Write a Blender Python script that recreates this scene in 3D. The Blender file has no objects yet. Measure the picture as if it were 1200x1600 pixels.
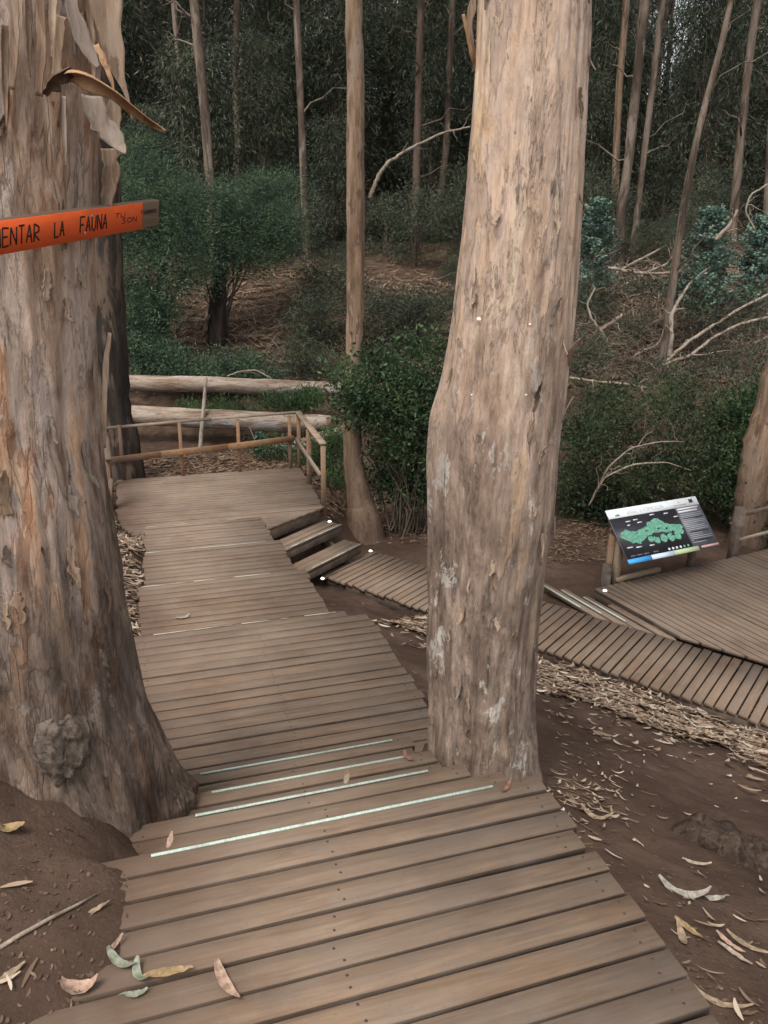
import bpy, math, random
import numpy as np
from mathutils import Matrix, Vector

# ------------------------------------------------------------------ camera, sky, sun, exposure
sc = bpy.context.scene
C = sc.collection
FPX, PITCH, ROLL, EYE = 1230.0, math.radians(19.0), math.radians(1.0), 1.7
cam = bpy.data.cameras.new('camera'); cam_o = bpy.data.objects.new('camera', cam); C.objects.link(cam_o)
cam.sensor_fit = 'VERTICAL'; cam.sensor_height = 24.0; cam.lens = FPX / 1600 * 24
cam.clip_start = 0.05; cam.clip_end = 900
cam_o.matrix_world = Matrix.Translation((0, 0, EYE)) @ Matrix.Rotation(math.pi / 2 - PITCH, 4, 'X') @ Matrix.Rotation(ROLL, 4, 'Z')
sc.camera = cam_o

SUN_EL, SUN_AZ = math.radians(60), math.radians(210)      # azimuth clockwise from +Y: behind the camera, a little to its left
world = bpy.data.worlds.new('World'); sc.world = world; world.use_nodes = True
wn = world.node_tree.nodes; wl = world.node_tree.links; wn.clear()
sky = wn.new('ShaderNodeTexSky'); sky.sky_type = 'NISHITA'; sky.sun_disc = False
sky.sun_elevation = SUN_EL; sky.sun_rotation = SUN_AZ; sky.air_density = 1.0; sky.dust_density = 3.0; sky.ozone_density = 1.0
hs = wn.new('ShaderNodeHueSaturation'); hs.inputs['Saturation'].default_value = 0.15
bg = wn.new('ShaderNodeBackground'); bg.inputs['Strength'].default_value = 0.12
wo = wn.new('ShaderNodeOutputWorld')
wl.new(sky.outputs[0], hs.inputs['Color']); wl.new(hs.outputs[0], bg.inputs['Color']); wl.new(bg.outputs[0], wo.inputs['Surface'])
sun = bpy.data.lights.new('sun', 'SUN'); sun.energy = 1.2; sun.angle = math.radians(22); sun.color = (1.0, 0.93, 0.84)
sun_o = bpy.data.objects.new('sun', sun); C.objects.link(sun_o)
sdir = Vector((math.sin(SUN_AZ) * math.cos(SUN_EL), math.cos(SUN_AZ) * math.cos(SUN_EL), math.sin(SUN_EL)))
sun_o.rotation_euler = sdir.to_track_quat('Z', 'Y').to_euler()
vs = sc.view_settings; vs.view_transform = 'Standard'; vs.look = 'None'; vs.gamma = 1.0; vs.use_curve_mapping = False
vs.exposure = 1.05
sc.cycles.use_denoising = True
sc.cycles.use_adaptive_sampling = True; sc.cycles.adaptive_threshold = 0.015
sc.cycles.max_bounces = 5; sc.cycles.diffuse_bounces = 3; sc.cycles.transparent_max_bounces = 4

random.seed(7); RNG = np.random.default_rng(11)

# ------------------------------------------------------------------ geometry helpers
def ray(px, py):
    a = (px - 600) / FPX; b = (800 - py) / FPX
    c, s = math.cos(ROLL), math.sin(ROLL); a, b = c * a - s * b, s * a + c * b
    return np.array([a, math.cos(PITCH) + b * math.sin(PITCH), -math.sin(PITCH) + b * math.cos(PITCH)])
ORG = np.array([0, 0, EYE])
def atz(px, py, z): d = ray(px, py); return ORG + d * (z - EYE) / d[2]
def aty(px, py, Y): d = ray(px, py); return ORG + d * Y / d[1]
def depth(p): return p[1] * math.cos(PITCH) - (p[2] - EYE) * math.sin(PITCH)

def _hash(ix, iy, iz, seed):
    h = (ix * 374761393 + iy * 668265263 + iz * 2147483647 + seed * 974711) & 0xFFFFFFFF
    h = ((h ^ (h >> 13)) * 1274126177) & 0xFFFFFFFF
    h = ((h ^ (h >> 16)) * 2246822519) & 0xFFFFFFFF
    return ((h ^ (h >> 15)) & 0xFFFFFF) / 0xFFFFFF
def vnoise(p, seed=0):
    p = np.asarray(p, float); i = np.floor(p).astype(np.int64); f = p - i; f = f * f * (3 - 2 * f)
    r = 0
    for dx in (0, 1):
        wx = f[..., 0] if dx else 1 - f[..., 0]
        for dy in (0, 1):
            wy = f[..., 1] if dy else 1 - f[..., 1]
            for dz in (0, 1):
                wz = f[..., 2] if dz else 1 - f[..., 2]
                r = r + wx * wy * wz * _hash(i[..., 0] + dx, i[..., 1] + dy, i[..., 2] + dz, seed)
    return r * 2 - 1
def fbm(p, octv=4, seed=0, gain=0.5):
    p = np.asarray(p, float); r = 0; a = 1
    for k in range(octv): r = r + a * vnoise(p * 2 ** k, seed + k * 17); a *= gain
    return r
def sstep(x, a, b): t = np.clip((x - a) / (b - a), 0, 1); return t * t * (3 - 2 * t)

def np_mesh(name, V, F, mat=None, smooth=False):
    """V (n,3), F (m,k) all faces with k corners (or a list of such arrays)"""
    V = np.asarray(V, np.float32); Fs = F if isinstance(F, list) and not np.isscalar(F[0][0]) and not isinstance(F[0][0], np.integer) else [F]
    Fs = [np.asarray(f, np.int32) for f in Fs if len(f)]
    me = bpy.data.meshes.new(name); me.vertices.add(len(V)); me.vertices.foreach_set('co', V.ravel())
    idx = np.concatenate([f.ravel() for f in Fs]); tot = np.concatenate([np.full(len(f), f.shape[1], np.int32) for f in Fs])
    me.loops.add(len(idx)); me.loops.foreach_set('vertex_index', idx)
    me.polygons.add(len(tot)); me.polygons.foreach_set('loop_start', np.concatenate([[0], np.cumsum(tot)[:-1]]).astype(np.int32))
    me.polygons.foreach_set('loop_total', tot)
    if smooth: me.polygons.foreach_set('use_smooth', np.ones(len(tot), bool))
    me.update(calc_edges=True); me.validate()
    if mat: me.materials.append(mat)
    return me
class MB:
    """collects shapes for one mesh"""
    def __init__(s): s.V = []; s.F = {}; s.n = 0
    def add(s, V, F):
        V = np.asarray(V, float); F = F if isinstance(F, list) and not np.isscalar(F[0][0]) else [F]
        for f in F:
            f = np.asarray(f, np.int32)
            if len(f): s.F.setdefault(f.shape[1], []).append(f + s.n)
        s.V.append(V); s.n += len(V); return s
    def box(s, lo, hi, M=None):
        x0, y0, z0 = lo; x1, y1, z1 = hi
        V = np.array([(x0, y0, z0), (x1, y0, z0), (x1, y1, z0), (x0, y1, z0), (x0, y0, z1), (x1, y0, z1), (x1, y1, z1), (x0, y1, z1)], float)
        if M is not None: V = V @ M[:3, :3].T + M[:3, 3]
        return s.add(V, [(0, 3, 2, 1), (4, 5, 6, 7), (0, 1, 5, 4), (1, 2, 6, 5), (2, 3, 7, 6), (3, 0, 4, 7)])
    def beam(s, p, q, w, h, up=(0, 0, 1), c=0.004):
        """a chamfered beam from p to q, section w (sideways) by h (along up)"""
        p = np.asarray(p, float); q = np.asarray(q, float); d = q - p; L = np.linalg.norm(d); d /= L
        up = np.asarray(up, float); sd = np.cross(d, up); sd /= np.linalg.norm(sd); u2 = np.cross(sd, d)
        a, b = w / 2, h / 2
        sec = [(-a + c, -b), (a - c, -b), (a, -b + c), (a, b - c), (a - c, b), (-a + c, b), (-a, b - c), (-a, -b + c)]
        V = [p + sd * x + u2 * y for x, y in sec] + [q + sd * x + u2 * y for x, y in sec]
        F = [[(i, (i + 1) % 8, 8 + (i + 1) % 8, 8 + i) for i in range(8)], [tuple(range(7, -1, -1)), tuple(range(8, 16))]]
        return s.add(V, F)
    def tube(s, P, R, n=8, cap=True, sq=None):
        P = np.asarray(P, float); k = len(P); R = np.broadcast_to(np.asarray(R, float), (k,))
        T = np.gradient(P, axis=0); T /= np.linalg.norm(T, axis=1)[:, None] + 1e-9
        ref = np.array([0, 0, 1.0]) if abs(T[0][2]) < 0.8 else np.array([1.0, 0, 0])
        V = []
        A = np.cross(T[0], ref); A /= np.linalg.norm(A)
        th = np.linspace(0, 2 * np.pi, n, endpoint=False)
        for i in range(k):
            A = A - T[i] * (A @ T[i]); A /= np.linalg.norm(A); B = np.cross(T[i], A)
            V.append(P[i] + R[i] * (np.cos(th)[:, None] * A + np.sin(th)[:, None] * B))
        V = np.concatenate(V)
        i = np.arange(k - 1)[:, None] * n; j = np.arange(n)[None]; j2 = (j + 1) % n
        F = np.stack([i + j, i + j2, i + n + j2, i + n + j], -1).reshape(-1, 4)
        s.add(V, F)
        if cap:
            for base, rev in ((0, 1), ((k - 1) * n, 0)):
                f = np.arange(n) + base - 0; off = s.n - len(V)
                f = f[::-1] if rev else f
                s.F.setdefault(n, []).append((f + off)[None].astype(np.int32))
        return s
    def mesh(s, name, mat, smooth=False):
        return np_mesh(name, np.concatenate(s.V), [np.concatenate(v) for v in s.F.values()], mat, smooth)

def obj(name, me, parent=None, loc=(0, 0, 0), rot=None, M=None):
    o = bpy.data.objects.new(name, me); C.objects.link(o)
    if M is not None: o.matrix_local = M if isinstance(M, Matrix) else Matrix(M.tolist())
    else:
        o.location = tuple(loc)
        if rot is not None: o.rotation_euler = rot
    if parent is not None: o.parent = parent
    return o
def tag(o, label=None, cat=None, group=None, kind=None):
    if label: o['label'] = label
    if cat: o['category'] = cat
    if group: o['group'] = group
    if kind: o['kind'] = kind
    return o
def thing(name, label, cat, loc=(0, 0, 0), rz=0.0, group=None):
    o = bpy.data.objects.new(name, None); C.objects.link(o); o.empty_display_size = 0.1
    o.location = tuple(loc); o.rotation_euler = (0, 0, rz); return tag(o, label, cat, group)
def copy_tree(o, parent=None):
    c = o.copy(); C.objects.link(c); c.parent = parent
    for ch in list(o.children): copy_tree(ch, c)
    return c

# ------------------------------------------------------------------ materials
TH = math.radians(18); UX, UY = -math.sin(TH), math.cos(TH); VX, VY = math.cos(TH), math.sin(TH)      # the walkway's own axes
class NT:
    def __init__(s, name):
        s.m = bpy.data.materials.new(name); s.m.use_nodes = True; s.t = s.m.node_tree; s.t.nodes.clear()
        s.out = s.t.nodes.new('ShaderNodeOutputMaterial')
    def n(s, typ, ins=None, **kw):
        nd = s.t.nodes.new('ShaderNode' + typ)
        for k, v in kw.items(): setattr(nd, k, v)
        for k, v in (ins or {}).items():
            if isinstance(v, bpy.types.NodeSocket): s.t.links.new(v, nd.inputs[k])
            else: nd.inputs[k].default_value = v
        return nd
    def coord(s, scale=(1, 1, 1), world=False, rnd=False):
        v = s.n('NewGeometry').outputs['Position'] if world else s.n('TexCoord').outputs['Object']
        if rnd:
            r = s.n('ObjectInfo').outputs['Random']
            m = s.n('VectorMath', {0: (37.1, 91.7, 53.3)}, operation='SCALE'); s.t.links.new(r, m.inputs['Scale'])
            a = s.n('VectorMath', {0: v, 1: m.outputs[0]}, operation='ADD'); v = a.outputs[0]
        return s.n('Mapping', {'Vector': v, 'Scale': scale}).outputs[0]
    def noise(s, vec, scale=1, detail=4, rough=0.55, dist=0):
        return s.n('TexNoise', {'Vector': vec, 'Scale': scale, 'Detail': detail, 'Roughness': rough, 'Distortion': dist}).outputs['Fac']
    def ramp(s, fac, stops, interp='LINEAR'):
        r = s.n('ValToRGB', {'Fac': fac}); cr = r.color_ramp; cr.interpolation = interp
        while len(cr.elements) < len(stops): cr.elements.new(0.5)
        for e, (p, c) in zip(cr.elements, stops):
            e.position = p; e.color = (c, c, c, 1) if isinstance(c, (int, float)) else (*c, 1)
        return r.outputs['Color']
    def mix(s, fac, a, b, mode='MIX'):
        nd = s.n('Mix', data_type='RGBA', blend_type=mode)
        for k, v in ((0, fac), (6, a), (7, b)):
            if isinstance(v, bpy.types.NodeSocket): s.t.links.new(v, nd.inputs[k])
            else: nd.inputs[k].default_value = v if k == 0 else (*v, 1)
        return nd.outputs[2]
    def math(s, op, a, b=0.0):
        return s.n('Math', {0: a, 1: b}, operation=op).outputs[0]
    def bump(s, h, strength=0.4, dist=0.01):
        return s.n('Bump', {'Height': h, 'Strength': strength, 'Distance': dist}).outputs[0]
    def done(s, col, rough=0.85, normal=None, spec=0.3, metal=0.0, emis=None, estr=0.0):
        p = s.n('BsdfPrincipled', {'Roughness': rough, 'Metallic': metal, 'Specular IOR Level': spec})
        if isinstance(col, bpy.types.NodeSocket): s.t.links.new(col, p.inputs['Base Color'])
        else: p.inputs['Base Color'].default_value = (*col, 1)
        if normal is not None: s.t.links.new(normal, p.inputs['Normal'])
        if emis: p.inputs['Emission Color'].default_value = (*emis, 1); p.inputs['Emission Strength'].default_value = estr
        s.t.links.new(p.outputs[0], s.out.inputs['Surface']); return s.m

def wood_mat(name, c0, c1, c2, dirt=(0.085, 0.055, 0.04), dirt_amt=0.5, rough=0.8):
    t = NT(name)
    v = t.coord((2.0, 26, 26), rnd=True); g = t.noise(v, 1.6, 6, 0.65, 0.8)
    base = t.ramp(g, [(0.34, c0), (0.5, c1), (0.66, c2)])
    rnd = t.n('ObjectInfo').outputs['Random']
    base = t.mix(1.0, base, t.ramp(rnd, [(0, (0.86, 0.86, 0.87)), (0.35, (1.0, 0.98, 0.96)), (0.7, (0.95, 0.96, 0.97)), (1, (1.10, 1.03, 0.96))]), 'MULTIPLY')
    blot = t.noise(t.coord((3, 9, 9), rnd=True), 1.0, 5, 0.6)
    base = t.mix(t.ramp(blot, [(0.42, 0.0), (0.66, 0.65)]), base, (0.17, 0.135, 0.11))
    wp = t.noise(t.coord((1.6, 1.6, 1.6), world=True), 1.0, 6, 0.65)
    base = t.mix(t.ramp(wp, [(0.44, 0.0), (0.66, dirt_amt)]), base, dirt)
    pv = t.n('VectorMath', {0: t.n('NewGeometry').outputs['Position'], 1: (VX, VY, 0)}, operation='DOT_PRODUCT').outputs['Value']
    ed_ = t.n('MapRange', {'Value': t.math('ADD', pv, t.math('MULTIPLY', t.math('SUBTRACT', wp, .5), 1.4)), 'From Min': -.18, 'From Max': .22, 'To Min': .85, 'To Max': 0.0}).outputs[0]
    base = t.mix(ed_, base, (0.085, 0.053, 0.037))                     # trodden soil caught along the left edge
    spk = t.noise(t.coord((70, 70, 70), rnd=True), 1.0, 2, 0.5)
    base = t.mix(t.ramp(spk, [(0.68, 0.0), (0.78, 0.45)]), base, dirt)
    fine = t.noise(t.coord((5, 130, 130), rnd=True), 1.0, 4, 0.6)
    h = t.math('ADD', t.math('MULTIPLY', g, 0.6), fine)
    base = t.mix(t.ramp(fine, [(0.3, 0.28), (0.46, 0.0)]), base, dirt)
    foot = t.noise(t.coord((.9, .9, .9), world=True), 1.0, 5, 0.6, .5); base = t.mix(t.ramp(foot, [(.45, 0.0), (.7, .4)]), base, (0.25, 0.195, 0.15))
    return t.done(base, rough, t.bump(h, 0.35, 0.004), 0.25)
M_deck = wood_mat('deck_wood', (0.150, 0.100, 0.066), (0.195, 0.134, 0.091), (0.240, 0.172, 0.121))
M_deck2 = wood_mat('weathered_deck_wood', (0.180, 0.126, 0.09), (0.218, 0.158, 0.115), (0.26, 0.194, 0.145))
M_rail = wood_mat('stained_rail_wood', (0.16, 0.08, 0.036), (0.22, 0.117, 0.055), (0.27, 0.155, 0.08), dirt_amt=0.3)
M_railgrey = wood_mat('grey_rail_wood', (0.20, 0.155, 0.115), (0.27, 0.21, 0.16), (0.33, 0.27, 0.21), dirt_amt=0.25)
M_dark = wood_mat('dark_bearer_wood', (0.045, 0.032, 0.025), (0.07, 0.05, 0.038), (0.1, 0.072, 0.055))
M_char = wood_mat('charred_post_wood', (0.008, 0.007, 0.006), (0.014, 0.012, 0.011), (0.03, 0.026, 0.023), dirt_amt=0.1)

def strip_mat():
    t = NT('pale_grit_strip')
    n = t.noise(t.coord((160, 60, 60), rnd=True), 1, 2, 0.5)
    col = t.ramp(n, [(0.35, (0.34, 0.42, 0.36)), (0.6, (0.47, 0.56, 0.49))])
    wv = t.noise(t.coord((7, 7, 7), world=True), 1, 4, 0.6)
    col = t.mix(t.ramp(wv, [(0.55, 0.0), (0.72, 0.6)]), col, (0.2, 0.16, 0.12))
    return t.done(col, 0.5, None, 0.4)
M_strip = strip_mat()
def worn_mat():
    t = NT('worn_grit_strip')
    wv = t.noise(t.coord((5, 5, 5), world=True), 1, 4, 0.6)
    return t.done(t.mix(t.ramp(wv, [(0.4, 0.0), (0.6, 0.75)]), (0.42, 0.40, 0.34), (0.16, 0.115, 0.085)), 0.7)
M_worn = worn_mat()

def bark_mat(name, stops, patch, dark, low=None, low_h=(0.0, 1.0), zs=0.11, scale=7.0, crack=0.55, pale=None, pale_rng=(0.6, 0.68)):
    t = NT(name)
    v = t.coord((scale, scale, scale * zs), rnd=True)
    g = t.noise(v, 1.0, 7, 0.62, 0.9)
    col = t.ramp(g, stops)
    p1 = t.noise(t.coord((scale * 0.75, scale * 0.75, scale * 0.16), rnd=True), 1.0, 5, 0.6, 0.4)
    col = t.mix(t.ramp(p1, [(0.54, 0.0), (0.585, 0.8)]), col, patch)
    p2 = t.noise(t.coord((scale * 1.4 + 3, scale * 1.4, scale * 0.45), rnd=True), 1.0, 5, 0.62, 0.5)
    col = t.mix(t.ramp(p2, [(0.58, 0.0), (0.63, 0.75)]), col, dark)
    if pale is not None:
        p3 = t.noise(t.coord((scale * 0.9, scale * 0.9 + 1.7, scale * 0.3), rnd=True), 1.0, 6, 0.65, 0.3)
        col = t.mix(t.ramp(p3, [(pale_rng[0], 0.0), (pale_rng[1], 0.85)]), col, pale)
    fine = t.noise(t.coord((scale * 9, scale * 9, scale * 0.8), rnd=True), 1.0, 5, 0.65, 0.3)
    if low is not None:
        z = t.n('SeparateXYZ', {0: t.n('TexCoord').outputs['Object']}).outputs['Z']
        wob = t.math('MULTIPLY', t.math('SUBTRACT', g, 0.5), 1.2)
        f = t.n('MapRange', {'Value': t.math('ADD', z, wob), 'From Min': low_h[0], 'From Max': low_h[1], 'To Min': 1.0, 'To Max': 0.0}).outputs[0]
        lowc = t.ramp(p2, [(0.3, low[0]), (0.5, low[1]), (0.68, low[2])])
        col = t.mix(t.math('MULTIPLY', f, 0.85), col, lowc)
    col = t.mix(t.ramp(fine, [(0.28, crack), (0.46, 0.0)]), col, tuple(c * 0.3 for c in dark))
    grime = t.noise(t.coord((26, 26, 14), rnd=True), 1.0, 4, 0.6)
    col = t.mix(t.ramp(grime, [(0.55, 0.0), (0.8, 0.5)]), col, dark)
    h = t.math('ADD', t.math('MULTIPLY', g, 1.2), t.math('ADD', t.math('MULTIPLY', fine, 0.7), t.math('MULTIPLY', p2, -0.5)))
    return t.done(col, 0.88, t.bump(h, 0.55, 0.012), 0.2)
def big_bark(name, tones, slab, slash, fleck, low, low_h, lichen, rust=None, plates=.5):
    """smooth peeling gum bark: mottled tones, slabs with crisp edges, pale slashes, dark flecks and splits, rough grey foot"""
    t = NT(name); co = lambda x, y, z: t.coord((x, y, z))
    warp = t.n('TexNoise', {'Vector': co(3, 3, 3), 'Scale': 1, 'Detail': 3}).outputs['Color']
    def cw(x, y, z, k=.035):
        v = t.n('VectorMath', {0: warp, 1: (k, k, k)}, operation='MULTIPLY').outputs[0]
        a_ = t.n('VectorMath', {0: t.n('TexCoord').outputs['Object'], 1: v}, operation='ADD').outputs[0]
        return t.n('Mapping', {'Vector': a_, 'Scale': (x, y, z)}).outputs[0]
    a = t.noise(cw(4.6, 4.6, .8), 1, 8, .68, .35)
    col = t.ramp(a, list(zip((.34, .42, .48, .54, .60, .68), tones)))
    fib = t.noise(cw(46, 46, 5), 1, 6, .7, .25)
    col = t.mix(1.0, col, t.ramp(fib, [(.34, .72), (.5, 1.0), (.66, 1.16)]), 'MULTIPLY')
    b = t.noise(cw(7.5, 7.5, 1.8), 1, 9, .68, .3); slabm = t.ramp(b, [(.535, 0.0), (.548, 1.0)]); rim = t.ramp(b, [(.52, 0.0), (.535, .35), (.545, 0.0)])
    col = t.mix(t.math('MULTIPLY', slabm, .75), col, slab); col = t.mix(rim, col, fleck)
    c = t.noise(cw(15, 14, 1.9), 1, 7, .64, .4); col = t.mix(t.ramp(c, [(.605, 0.0), (.622, .85)]), col, slash)
    if rust:
        r = t.noise(cw(4.9, 5.7, 1.2), 1, 8, .66, .5); col = t.mix(t.ramp(r, [(.575, 0.0), (.59, .85)]), col, rust)
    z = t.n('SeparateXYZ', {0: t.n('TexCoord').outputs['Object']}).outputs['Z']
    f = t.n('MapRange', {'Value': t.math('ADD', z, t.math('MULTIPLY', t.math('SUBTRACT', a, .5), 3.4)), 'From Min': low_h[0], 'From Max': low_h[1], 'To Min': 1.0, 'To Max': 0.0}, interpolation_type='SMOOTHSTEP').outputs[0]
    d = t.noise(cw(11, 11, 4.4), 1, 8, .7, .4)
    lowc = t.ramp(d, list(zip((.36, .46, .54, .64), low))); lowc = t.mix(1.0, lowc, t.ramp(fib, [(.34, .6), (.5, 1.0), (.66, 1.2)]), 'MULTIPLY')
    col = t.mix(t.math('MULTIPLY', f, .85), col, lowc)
    e = t.noise(cw(8.1, 7.3, 4.1), 1, 9, .74, .3); lm = t.math('MULTIPLY', t.ramp(e, [(.575, 0.0), (.605, .85)]), f); col = t.mix(lm, col, lichen)
    vo = t.n('TexVoronoi', {'Vector': cw(40, 40, 5, .05), 'Scale': 1.0}, feature='DISTANCE_TO_EDGE').outputs['Distance']
    msk = t.ramp(t.noise(cw(5, 5, 3), 1, 4, .6), [(.48, 0.0), (.62, plates)])
    crk = t.math('MULTIPLY', t.ramp(vo, [(.0, 1.0), (.09, 0.0)]), msk); col = t.mix(crk, col, fleck)
    k = t.noise(cw(34, 34, 14), 1, 5, .65, .3); col = t.mix(t.ramp(k, [(.665, 0.0), (.69, .8)]), col, fleck)
    kp = t.noise(cw(29, 31, 10), 1, 5, .65, .3); col = t.mix(t.math('MULTIPLY', t.ramp(kp, [(.645, 0.0), (.67, .6)]), t.math('SUBTRACT', 1.0, t.math('MULTIPLY', f, .85))), col, slash)
    k2 = t.noise(cw(26, 26, 3.0), 1, 7, .72, .25); col = t.mix(t.ramp(k2, [(.32, .85), (.36, 0.0)]), col, fleck)
    k4 = t.noise(cw(19, 19, 9), 1, 8, .75, .3); col = t.mix(1.0, col, t.ramp(k4, [(.36, .8), (.5, 1.0), (.64, 1.14)]), 'MULTIPLY')
    h = t.math('ADD', t.math('MULTIPLY', slabm, -.6), t.math('ADD', t.math('MULTIPLY', fib, .7), t.math('ADD', t.math('MULTIPLY', d, 1.1), t.ramp(k2, [(.32, 0.0), (.38, .9)]))))
    h = t.math('SUBTRACT', t.math('ADD', h, k4), t.math('MULTIPLY', crk, 1.0))
    return t.done(col, .88, t.bump(h, .7, .012), .18)
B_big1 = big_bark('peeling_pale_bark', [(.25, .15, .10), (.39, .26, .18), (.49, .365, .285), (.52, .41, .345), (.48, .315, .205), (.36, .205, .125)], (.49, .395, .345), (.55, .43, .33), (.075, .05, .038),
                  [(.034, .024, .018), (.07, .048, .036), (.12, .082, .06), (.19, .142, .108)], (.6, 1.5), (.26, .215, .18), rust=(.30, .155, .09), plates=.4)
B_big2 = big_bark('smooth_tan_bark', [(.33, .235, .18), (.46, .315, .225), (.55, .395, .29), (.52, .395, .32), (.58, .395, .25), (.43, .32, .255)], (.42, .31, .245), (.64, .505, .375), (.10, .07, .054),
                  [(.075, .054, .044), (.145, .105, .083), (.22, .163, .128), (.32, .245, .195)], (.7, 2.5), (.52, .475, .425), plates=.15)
B_dark = bark_mat('charred_bark', [(0.3, (0.012, 0.01, 0.009)), (0.5, (0.03, 0.024, 0.02)), (0.7, (0.10, 0.07, 0.052))], (0.13, 0.09, 0.066), (0.012, 0.01, 0.009), scale=6)
B_mid = bark_mat('brown_bark', [(0.36, (0.12, 0.075, 0.048)), (0.48, (0.21, 0.135, 0.085)), (0.62, (0.30, 0.21, 0.145))], (0.27, 0.20, 0.15), (0.085, 0.058, 0.043), scale=9, low=((0.06, 0.042, 0.032), (0.12, 0.078, 0.055), (0.18, 0.12, 0.09)), low_h=(0.2, 1.4))
B_forest = bark_mat('forest_bark', [(0.36, (0.055, 0.04, 0.031)), (0.48, (0.115, 0.085, 0.064)), (0.62, (0.21, 0.165, 0.128))], (0.25, 0.20, 0.16), (0.045, 0.034, 0.027), scale=3.2, zs=.22)
def log_mat():
    t = NT('pale_log_bark'); co = lambda x, y, z: t.coord((x, y, z))
    a = t.noise(co(1.1, 9, 9), 1, 8, .68, .6); col = t.ramp(a, [(.36, (.13, .085, .06)), (.46, (.23, .165, .12)), (.54, (.30, .24, .19)), (.64, (.36, .31, .26))])
    p = t.noise(co(.55, 1.6, 1.6), 1, 6, .6, .4); col = t.mix(t.ramp(p, [(.52, 0.0), (.56, .8)]), col, t.ramp(a, [(.4, (.32, .31, .29)), (.6, (.50, .49, .47))]))
    r = t.noise(co(.8, 2.1, 2.3), 1, 6, .6, .4); col = t.mix(t.ramp(r, [(.56, 0.0), (.6, .7)]), col, (.19, .105, .065))
    f = t.noise(co(6, 60, 60), 1, 5, .7); col = t.mix(1.0, col, t.ramp(f, [(.35, .65), (.5, 1.0), (.65, 1.15)]), 'MULTIPLY')
    k = t.noise(co(14, 14, 14), 1, 5, .7); col = t.mix(t.ramp(k, [(.6, 0.0), (.66, .7)]), col, (.08, .055, .042))
    return t.done(col, .85, t.bump(t.math('ADD', a, f), .6, .012), .2)
B_log = log_mat()
B_dim = bark_mat('dim_brown_bark', [(0.36, (0.05, 0.034, 0.025)), (0.48, (0.09, 0.063, 0.046)), (0.62, (0.14, 0.10, 0.075))], (0.12, 0.085, 0.064), (0.04, 0.028, 0.021), scale=5, zs=.2)
B_branch = bark_mat('dead_branch_bark', [(0.36, (0.15, 0.11, 0.082)), (0.48, (0.25, 0.195, 0.15)), (0.62, (0.37, 0.31, 0.255))], (0.33, 0.275, 0.22), (0.14, 0.1, 0.07), scale=5)
B_flake = bark_mat('curled_bark_flake', [(0.37, (0.16, 0.10, 0.065)), (0.48, (0.28, 0.195, 0.135)), (0.6, (0.37, 0.275, 0.2))], (0.33, 0.25, 0.19), (0.16, 0.10, 0.065), scale=11, crack=0.35)
B_flakegrey = bark_mat('grey_bark_flake', [(0.37, (0.15, 0.115, 0.09)), (0.48, (0.24, 0.19, 0.155)), (0.6, (0.32, 0.26, 0.215))], (0.27, 0.22, 0.18), (0.15, 0.11, 0.085), scale=9, crack=0.3)
B_flakeor = bark_mat('orange_bark_roll', [(0.37, (0.22, 0.115, 0.06)), (0.48, (0.34, 0.19, 0.10)), (0.6, (0.42, 0.27, 0.16))], (0.38, 0.24, 0.14), (0.18, 0.09, 0.05), scale=8, crack=0.3)

B_flakedk = bark_mat('dark_bark_flake', [(0.37, (0.06, 0.04, 0.028)), (0.48, (0.12, 0.08, 0.055)), (0.6, (0.19, 0.13, 0.09))], (0.14, 0.095, 0.066), (0.05, 0.033, 0.024), scale=11, crack=0.4)
def leaf_mat(name, cols, trans=0.3, rough=0.55, spec=0.3):
    t = NT(name)
    r = t.n('NewGeometry').outputs['Random Per Island']
    k = len(cols); col = t.ramp(r, [(i / (k - 1), c) for i, c in enumerate(cols)])
    if trans > .1: col = t.mix(1.0, col, t.ramp(t.noise(t.coord((2.6, 2.6, 2.6), world=True), 1, 3, .6), [(.38, (.55, .58, .6)), (.5, (.95, .95, .95)), (.62, (1.45, 1.38, 1.2))]), 'MULTIPLY')
    p = t.n('BsdfPrincipled', {'Base Color': col, 'Roughness': rough, 'Specular IOR Level': spec})
    tr = t.n('BsdfTranslucent', {'Color': col})
    mx = t.n('MixShader', {0: trans, 1: p.outputs[0], 2: tr.outputs[0]})
    t.t.links.new(mx.outputs[0], t.out.inputs['Surface']); return t.m
L_forest = leaf_mat('forest_leaf', [(0.04, 0.054, 0.038), (0.06, 0.08, 0.054), (0.08, 0.105, 0.068), (0.105, 0.118, 0.08), (0.12, 0.105, 0.075)])
L_fine = leaf_mat('soft_bush_leaf', [(0.045, 0.078, 0.052), (0.065, 0.11, 0.07), (0.085, 0.14, 0.085), (0.12, 0.175, 0.10)])
L_bush = leaf_mat('bramble_leaf', [(0.024, 0.045, 0.024), (0.04, 0.075, 0.033), (0.06, 0.105, 0.044), (0.085, 0.125, 0.058)])
L_hedge = leaf_mat('hedge_leaf', [(0.024, 0.04, 0.022), (0.04, 0.066, 0.032), (0.06, 0.09, 0.04), (0.09, 0.105, 0.055)])
L_blue = leaf_mat('blue_gum_leaf', [(0.085, 0.15, 0.12), (0.115, 0.195, 0.155), (0.155, 0.245, 0.195), (0.12, 0.175, 0.13)], 0.15)
L_fern = leaf_mat('low_weed_leaf', [(0.03, 0.065, 0.028), (0.055, 0.1, 0.04), (0.085, 0.13, 0.05)])
L_litter = leaf_mat('dry_leaf', [(0.13, 0.08, 0.05), (0.25, 0.165, 0.105), (0.36, 0.26, 0.18), (0.19, 0.12, 0.078), (0.50, 0.405, 0.31), (0.34, 0.24, 0.165), (0.58, 0.50, 0.41)], 0.08, 0.75)
L_brown = leaf_mat('brown_litter_leaf', [(0.10, 0.058, 0.036), (0.155, 0.095, 0.06), (0.21, 0.135, 0.088), (0.13, 0.08, 0.052), (0.28, 0.2, 0.14)], 0.05, 0.8)
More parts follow.
